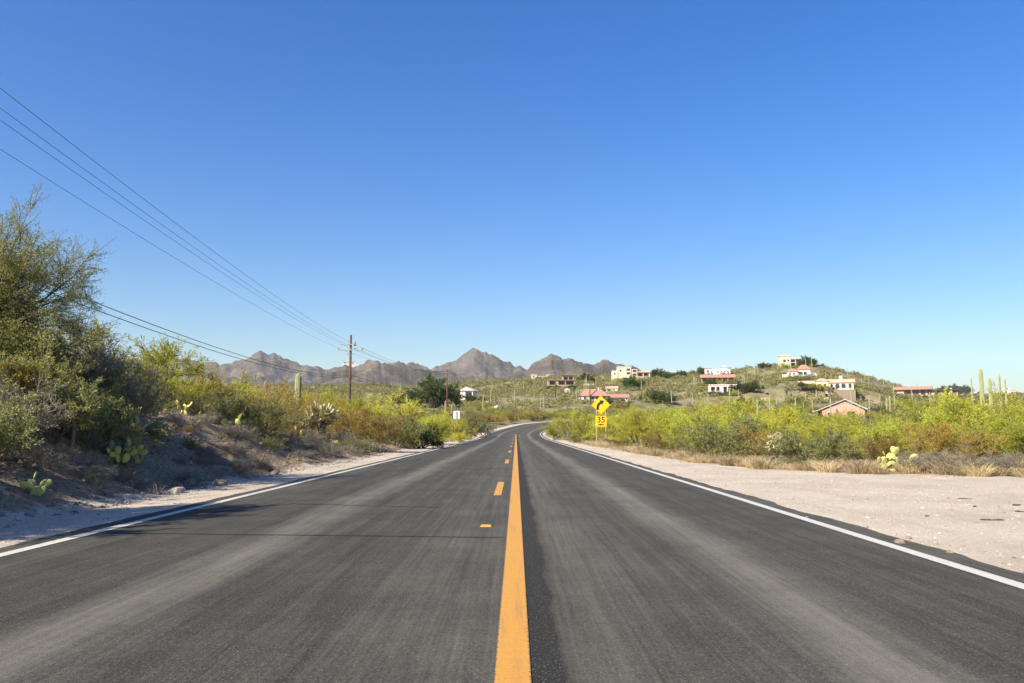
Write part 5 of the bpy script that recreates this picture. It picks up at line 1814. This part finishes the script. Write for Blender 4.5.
# red tiled house behind the sign
h = House('tiled_house', 600, 402, 'white house with a red hipped tile roof behind the curve sign', yaw=0.08)
h.wall('white', (579.5, 590, 395.6, 402, 0, 10), (590, 607, 395.2, 402, 1.6, 14), (607, 628, 397.4, 402, 2, 10))
h.roof('tile', 'hip', 578, 609.5, 388.8, 395.8, -1.2, 15); h.roof('tile', 'gable_x', 606, 629.5, 393.8, 397.4, 0.8, 11)
h.chimney('white', 597.4, 599.6, 386.8, 391.5, 6, 8.5)
for a, b_ in ((584, 586.4),): h.window(a, b_, 397, 399.6, 0)
for a, b_ in ((591.2, 594.4), (596, 599.4), (603, 605.6)): h.window(a, b_, 396.6, 399.4, 1.6)
for a, b_ in ((610.5, 617), (626, 627.2)): h.window(a, b_, 398.4, 399.8, 2)
# small bits between
h = House('white_house', 589, 388, 'small flat white building above the red tiled roof')
h.wall('white', (583.5, 593, 384.6, 388, 0, 5)); h.roof('white', 'flat', 583, 594.5, 384, 384.6, -.5, 5.5); h.window(590, 592, 385.6, 387, 0)
h = House('white_house', 611, 391, 'pale low building with a tan roof right of the red roof chimney')
h.wall('cream', (606, 617.5, 388.2, 391, 0, 5)); h.roof('tantile', 'gable_x', 605.4, 618.2, 386.2, 388.3, -.5, 5.5); h.window(608, 609.6, 388.9, 390.2, 0); h.window(613, 614.6, 388.9, 390.2, 0)
h = House('shed', 568, 392, 'white gabled shed below the brown adobe house', cat='shed', yaw=0.3)
h.wall('white', (565.6, 570, 390, 392.4, 0, 4)); h.roof('white', 'gable_y', 565, 570.6, 388.4, 390.1, -.4, 4.4); h.window(567.2, 568.4, 390.5, 391.7, 0)
# long white house on the ridge
h = House('long_house', 670, 377, 'long low white house on the ridge skyline')
h.wall('white', (662, 679, 372.4, 377, 0, 6)); h.roof('white', 'flat', 661.4, 679.6, 371.4, 372.4, -.6, 6.6)
for a, b_ in ((664, 666), (669, 672), (675, 677)): h.window(a, b_, 373.6, 375.4, 0)
# white twin house
h = House('twin_house', 718, 376, 'bright white twin block house with low domes on the ridge', yaw=0.05)
h.wall('white', (705.2, 711.5, 367.8, 376, 0, 7), (711.5, 715.5, 370, 376, 1, 7), (715.5, 730, 369, 376, 0, 8), (721.5, 727, 366.8, 369, 1, 6))
h.roof('tantile', 'hip', 704.4, 712.2, 366.2, 367.8, -.6, 7.6); h.roof('greyroof', 'hip', 720.8, 727.8, 364.8, 366.8, .4, 6.8)
for a, b_, t, bt in ((707.5, 709.2, 370, 372), (717.4, 718.6, 371, 372.6), (720.6, 721.8, 371, 372.6), (724, 725.2, 371, 372.6), (727, 728.2, 371, 372.6)): h.window(a, b_, t, bt, 0)
# rose arcade building
h = House('arcade_house', 718, 383, 'long rose walled house with a red tile roof and dark arcade', yaw=0.05)
h.wall('redwall', (702, 734, 377.4, 378.2, 0, 8), (702, 734, 378.2, 383, 3.4, 8), *[(a, a + .8, 378.2, 383, 0, 3.4) for a in (702, 707, 712, 717, 722, 727, 733.2)], (702, 734, 381.6, 383, -.4, 0))
h.roof('tile', 'gable_x', 701, 735, 374.2, 377.4, -1, 9)
for a in (703.4, 708.4, 713.4, 718.4, 723.4, 728.6): h.window(a, a + 3, 378.6, 381.2, 3.4, 'wood')
# white garage building
h = House('garage_house', 722, 394, 'white flat roofed house with dark openings below the rose arcade', yaw=-0.05)
h.wall('white', (709, 736, 385.2, 386.6, 0, 7), (709, 736, 386.6, 394, 3.5, 7), *[(a, a + w_, 386.6, 394, 0, 3.5) for a, w_ in ((709, 2.4), (715.5, 1.2), (719.8, 3.6), (727, 1.0), (733, 3))], (709, 719, 390.8, 394, -.4, 0))
h.roof('white', 'flat', 708.4, 736.6, 384.5, 385.2, -.6, 7.4)
h.window(711.8, 715, 387.2, 390.4, 3.5, 'white'); h.window(717, 719.6, 387.2, 390.4, 3.5, 'white'); h.window(723.8, 726.6, 387, 393.6, 3.5, 'white', 'garage_door'); h.window(728.4, 732.4, 387, 393.6, 3.5, 'white', 'garage_door')
# hilltop cream house
h = House('hilltop_house', 791, 366, 'cream two storey house at the very top of the right hill', yaw=0.25)
h.wall('cream', (780.5, 791, 356.2, 366, 0, 8), (791, 802, 358.8, 359.6, 0.6, 9), (791, 802, 359.6, 366, 3.0, 9), (801, 802, 359.6, 366, 0.6, 3), (791, 802, 362.2, 362.8, 0.6, 3), (795.6, 796.2, 359.6, 366, .6, 1.2))
h.roof('cream', 'flat', 780, 791.4, 355.4, 356.2, -.4, 8.4); h.roof('white', 'flat', 790.6, 802.8, 358, 358.8, 0, 9.4); h.roof('tantile', 'hip', 782, 789, 354.2, 355.4, 1, 6)
for a, b_, t, bt, yf in ((783.6, 786, 359.6, 362, 0), (787.8, 789.4, 359.6, 361.4, 0), (792, 795.2, 360, 362, 3), (796.8, 800.6, 360, 362, 3), (792, 795.2, 363.2, 365.4, 3), (796.8, 800.6, 363.2, 365.4, 3)): h.window(a, b_, t, bt, yf, 'cream')
# orange roofed house under it
h = House('orange_roof_house', 802, 377, 'white house with an orange tile roof just below the hilltop', yaw=0.1)
h.wall('white', (787.8, 798, 371.4, 377, -1, 6), (798, 810, 369.4, 377, 0, 8), (810, 815.5, 372.8, 377, 1, 7), (793, 815.5, 375.2, 378.4, -3, -1.0))
h.roof('tile', 'hip', 786.8, 799, 368.2, 371.4, -1.8, 6.8); h.roof('tile', 'hip', 797, 811.4, 364.6, 369.4, -.8, 9); h.roof('tile', 'flat', 809.4, 816, 372.2, 372.8, .4, 7.4)
for a, b_, t, bt, yf in ((790, 791.6, 373, 374.8, -1), (793.6, 795.4, 373, 374.8, -1), (799, 802.6, 371.8, 374.6, 0), (803.6, 806.6, 371.8, 374.6, 0), (811, 813, 373.6, 375.2, 1)): h.window(a, b_, t, bt, yf)
h = House('terrace_wall', 787, 377.5, 'pale terrace wall left of the orange roofed house', cat='wall')
h.wall('cream', (782.5, 789, 375, 377.5, 0, 1.2), (782.5, 783.4, 374.4, 377.5, -.2, 1.4)); h.boxes('coping', M['white'], [(782.2, 789.3, 374.6, 375, -.2, 1.4)])
# long arched house
h = House('arched_house', 826, 392, 'long cream house with arched windows and a tan tile roof', yaw=0.05)
h.wall('cream', (801, 817, 385.6, 392, 0, 7), (817, 828.5, 382.8, 392, -.8, 7), (828.5, 851.5, 384.8, 392, 0, 8))
h.roof('tantile', 'gable_x', 800, 818, 382.6, 385.6, -1, 8); h.roof('tantile', 'hip', 816.2, 829.4, 380.4, 382.8, -1.6, 8); h.roof('tantile', 'gable_x', 828, 853, 381.4, 384.8, -1, 9)
h.chimney('white', 838.6, 841.6, 378.6, 384, 2, 4)
for a, b_ in ((830.2, 832.6), (834.8, 838.6), (840.4, 844.2), (847, 849.6)): h.window(a, b_, 386.2, 390.4, 0, 'cream', arch=True)
for a, b_ in ((804.6, 808), (810.2, 813), (814.4, 816.2)): h.window(a, b_, 387, 390.4, 0, 'cream', arch=True)
h.window(819.4, 822, 386, 389, -.8, 'cream'); h.window(824, 826.4, 386, 389, -.8, 'cream')
h.boxes('terrace', M['rock'], [(827.5, 853, 392.2, 406, -1.6, 8.6)])
az_ = h.root.rotation_euler.z
for px_, off, hp in ((828, 3, 6), (832, 2.6, 7.5), (836, 3.4, 8), (840.5, 2.8, 8.5), (845, 3.2, 9), (849, 2.6, 9.5), (853, 3.4, 9), (857, 1, 8)):
    q = h.root.location + Matrix.Rotation(az_, 3, 'Z') @ Vector(((px_ - h.px) * h.s, -off * h.s, 0))
    plant('creosote' if px_ % 2 else 'palo', (q.x, q.y, g1(q.x, q.y) - 0.3), hp * h.s, 'tall bush against the stone terrace at the right end of the long arched house', 'bushes along the terrace of the long arched house', 1.0, False)
# pink gable house
h = House('pink_house', 843, 421, 'pink brick house with a low grey gabled roof behind the right bushes', yaw=-0.12)
h.wall('pink', (824, 863, 410.4, 421, 0, 26))
bm = bmesh.new(); s = h.s
v = [bm.verts.new(Vector((x, y_, z_)) * s) for x, y_, z_ in [(-19, 0, 10.6), (20, 0, 10.6), (1, 0, 20), (-19, 26, 10.6), (20, 26, 10.6), (1, 26, 20)]]
bm.faces.new(v[:3]); bm.faces.new((v[5], v[4], v[3]))
me = bpy.data.meshes.new('gable'); bm.to_mesh(me); bm.free(); link('gable', me, M['pink'], h.root)


def gable_slabs(h, xl, xr, xm, ztop, zl, zr, yf, yb, th, mat):
    s = h.s
    me_v, me_f = [], []
    for (xa, za, xb, zb_) in ((xl, zl, xm, ztop), (xm, ztop, xr, zr)):
        b0 = len(me_v)
        for y_ in (yf, yb):
            me_v += [Vector((xa, y_, za)) * s, Vector((xb, y_, zb_)) * s, Vector((xb, y_, zb_ - th)) * s, Vector((xa, y_, za - th)) * s]
        me_f += [(b0, b0 + 1, b0 + 2, b0 + 3), (b0 + 7, b0 + 6, b0 + 5, b0 + 4), (b0, b0 + 4, b0 + 5, b0 + 1), (b0 + 3, b0 + 2, b0 + 6, b0 + 7), (b0, b0 + 3, b0 + 7, b0 + 4), (b0 + 1, b0 + 5, b0 + 6, b0 + 2)]
    me = bpy.data.meshes.new('roof'); me.from_pydata([tuple(q) for q in me_v], [], me_f)
    bm = bmesh.new(); bm.from_mesh(me); bmesh.ops.recalc_face_normals(bm, faces=bm.faces); bm.to_mesh(me); bm.free()
    return link('roof', me, M[mat], h.root)


rf = gable_slabs(h, -27, 23, 3, 21.6, 9.4, 11.6, -2.0, 28, 0.8, 'greyroof')
h.boxes('fascia', M['darkroof'], [], rf) if False else None
h.window(829, 833, 412.6, 415.6, 0, 'white'); h.window(848, 854, 412, 416, 0, 'wood')
# long house right
h = House('long_house', 922, 397, 'long low house with a red roof and deep dark eaves on the right', yaw=-0.05)
h.wall('tan', (897, 931, 388.8, 389.6, 2, 10), (897, 931, 389.6, 397, 4.5, 10), (899.6, 906, 391.4, 397, 1, 4.5), (931, 953, 391, 397, 3, 9), (946.5, 948.5, 388.6, 397, 1, 3))
h.roof('tile', 'gable_x', 896, 931.6, 386.2, 389.2, 0, 11); h.roof('darkroof', 'flat', 930, 954, 389.8, 391, 0.5, 10)
for a, b_ in ((907.5, 912), (914, 919), (921, 925), (927, 930)): h.window(a, b_, 390.2, 394.4, 4.5, 'wood')
for a, b_ in ((934, 938), (941, 945), (949.4, 952)): h.window(a, b_, 391.8, 394.6, 3, 'wood')
h = House('small_house', 973, 396, 'small cream block house between the tree and the tall saguaros')
h.wall('cream', (971.2, 976, 389.8, 396, 0, 5)); h.roof('cream', 'flat', 970.8, 976.4, 389.2, 389.8, -.4, 5.4); h.window(972.6, 973.8, 391.2, 393, 0)
h = House('small_house', 1010, 396, 'small white house with a stepped roof at the right picture edge')
h.wall('white', (1004, 1010, 389.6, 396, 0, 6), (1010, 1016, 391, 396, .6, 6)); h.roof('white', 'flat', 1003.6, 1010.4, 388.6, 389.6, -.4, 6.4); h.roof('tantile', 'flat', 1009.6, 1016.6, 390.4, 391, 0, 6.4)
h.window(1006, 1008, 391, 393, 0); h.window(1011.6, 1014, 392, 393.6, .6)
# white ridge house on the left mountain foot
h = House('ridge_house', 349, 366, 'small white house on the far ridge behind the tall utility pole')
h.wall('white', (342.5, 349, 362.4, 366, 0, 5), (350, 356, 361.9, 366, 1, 5), (349, 350, 363, 366, 1.5, 5)); h.roof('white', 'flat', 342, 349.4, 361.9, 362.4, -.4, 5.4); h.roof('white', 'flat', 349.6, 356.4, 361.4, 361.9, .6, 5.4)
h.window(344.4, 346, 363, 364, 0); h.window(352, 353.6, 362.8, 364, 1)
# pale walls on the slope
h = House('retaining_wall', 842 - 20, 399, 'pale retaining wall on the slope below the arched house', cat='wall')
h.wall('tan', (809, 828, 397.6, 399.4, 0, 1.2)); h.boxes('coping', M['cream'], [(808.6, 828.4, 397.2, 397.6, -.2, 1.4)])
h = House('retaining_wall', 730, 405, 'pale retaining wall on the slope below the white garage building', cat='wall', yaw=0.5)
h.wall('tan', (720, 738, 402.6, 405, 0, 1.2)); h.boxes('coping', M['cream'], [(719.6, 738.4, 402.2, 402.6, -.2, 1.4)])
h = House('outbuilding', 767, 401, 'small yellow painted outbuilding on the slope below the hilltop', cat='shed')
M['ochre'] = simple('ochre_wall', (0.55, 0.36, 0.10), 0.9, 0.1, 1.5)
h.wall('ochre', (761, 769, 398.4, 401, 0, 4)); h.roof('tantile', 'flat', 760.5, 769.5, 397.8, 398.4, -.4, 4.4); h.window(763, 764.6, 399, 400.2, 0); h.window(766, 767.4, 399, 400.2, 0)

# ------------------------------------------------------------------ greenery round the houses
for (px0, px1, py, ttl, k) in [(612, 650, 381, 'cream two block house', 7), (579, 629, 403, 'red tiled house', 7), (548, 575, 389, 'brown adobe house', 5), (705, 730, 377, 'white twin house', 4),
                               (702, 734, 383.5, 'rose arcade house', 5), (709, 736, 394.5, 'white flat roofed garage house', 6), (782, 802, 367, 'hilltop house', 4), (788, 815, 379, 'orange roofed house', 5),
                               (801, 858, 394.5, 'long arched house', 15), (897, 953, 398, 'long red roofed house', 8), (1003, 1016, 397, 'stepped white house', 3), (663, 679, 377, 'long white ridge house', 4), (458, 474, 403, 'white gabled house', 3)]:
    k = int(k * 1.6)
    for q in range(k):
        px = px0 + (px1 - px0) * (q + rngf.uniform(0.1, 0.9)) / k
        p = hit(px, py + rngf.uniform(0.6, 2.2))
        kd = rngf.choice(['creosote', 'creosote', 'palo', 'dark'])
        plant(kd, (p.x, p.y, p.z - 0.3), rngf.uniform(3.0, 6.5) * p.y / F * 1.0, WORD[kd] + ' planted in front of the ' + ttl, 'garden greenery before the ' + ttl, 1.2, False)

# ------------------------------------------------------------------ air
m, nt, N, L, b = newmat('thin_air')
N.remove(b)
vs = N.new('ShaderNodeVolumePrincipled')
vs.inputs['Color'].default_value = (0.90, 0.93, 1.0, 1)
vs.inputs['Density'].default_value = 0.00006
vs.inputs['Anisotropy'].default_value = 0.1
L.new(vs.outputs[0], N['Material Output'].inputs['Volume'])
hz_ = link('haze', box_mesh(-6700, 6700, -6700, 6700, -60, 480), m)
tag(hz_, kind='stuff')
hz_['label'] = 'thin dry haze over the far hills'

# ------------------------------------------------------------------ light
SUN_EL, SUN_AZ = R(37), R(226)
sd = Vector((math.sin(SUN_AZ) * math.cos(SUN_EL), math.cos(SUN_AZ) * math.cos(SUN_EL), math.sin(SUN_EL)))
sl = bpy.data.lights.new('sun', 'SUN')
sl.energy = 4.3; sl.angle = R(0.53); sl.color = (1.0, 0.925, 0.79)
so = bpy.data.objects.new('sun', sl); COL.objects.link(so)
so.rotation_euler = (-sd).to_track_quat('-Z', 'Y').to_euler()
so.location = (0, 0, 50)
wd_ = bpy.data.worlds.new('World'); scene.world = wd_
wd_.use_nodes = True
nt = wd_.node_tree
bg = nt.nodes['Background']
sky = nt.nodes.new('ShaderNodeTexSky')
sky.sky_type = 'NISHITA'
sky.sun_disc = False
sky.sun_elevation = SUN_EL
sky.sun_rotation = SUN_AZ
sky.altitude = 800
sky.air_density = 1.5
sky.dust_density = 1.5
sky.ozone_density = 6.0
hs = nt.nodes.new('ShaderNodeHueSaturation')
hs.inputs['Hue'].default_value = 0.515
hs.inputs['Saturation'].default_value = 1.33
nt.links.new(sky.outputs[0], hs.inputs['Color'])
nt.links.new(hs.outputs[0], bg.inputs['Color'])
bg.inputs['Strength'].default_value = 0.072

# ------------------------------------------------------------------ render settings
scene.view_settings.view_transform = 'Standard'
scene.view_settings.look = 'None'
scene.view_settings.gamma = 1
scene.view_settings.use_curve_mapping = False
scene.view_settings.exposure = 1.25
scene.render.engine = 'CYCLES'
cy = scene.cycles
cy.max_bounces = 8; cy.diffuse_bounces = 5; cy.glossy_bounces = 2; cy.transmission_bounces = 3; cy.transparent_max_bounces = 4
cy.caustics_reflective = False; cy.caustics_refractive = False
cy.use_denoising = True
cy.denoiser = 'OPENIMAGEDENOISE'
cy.denoising_input_passes = 'RGB_ALBEDO_NORMAL'
cy.use_adaptive_sampling = False
cy.adaptive_threshold = 0.01
scene.render.film_transparent = False
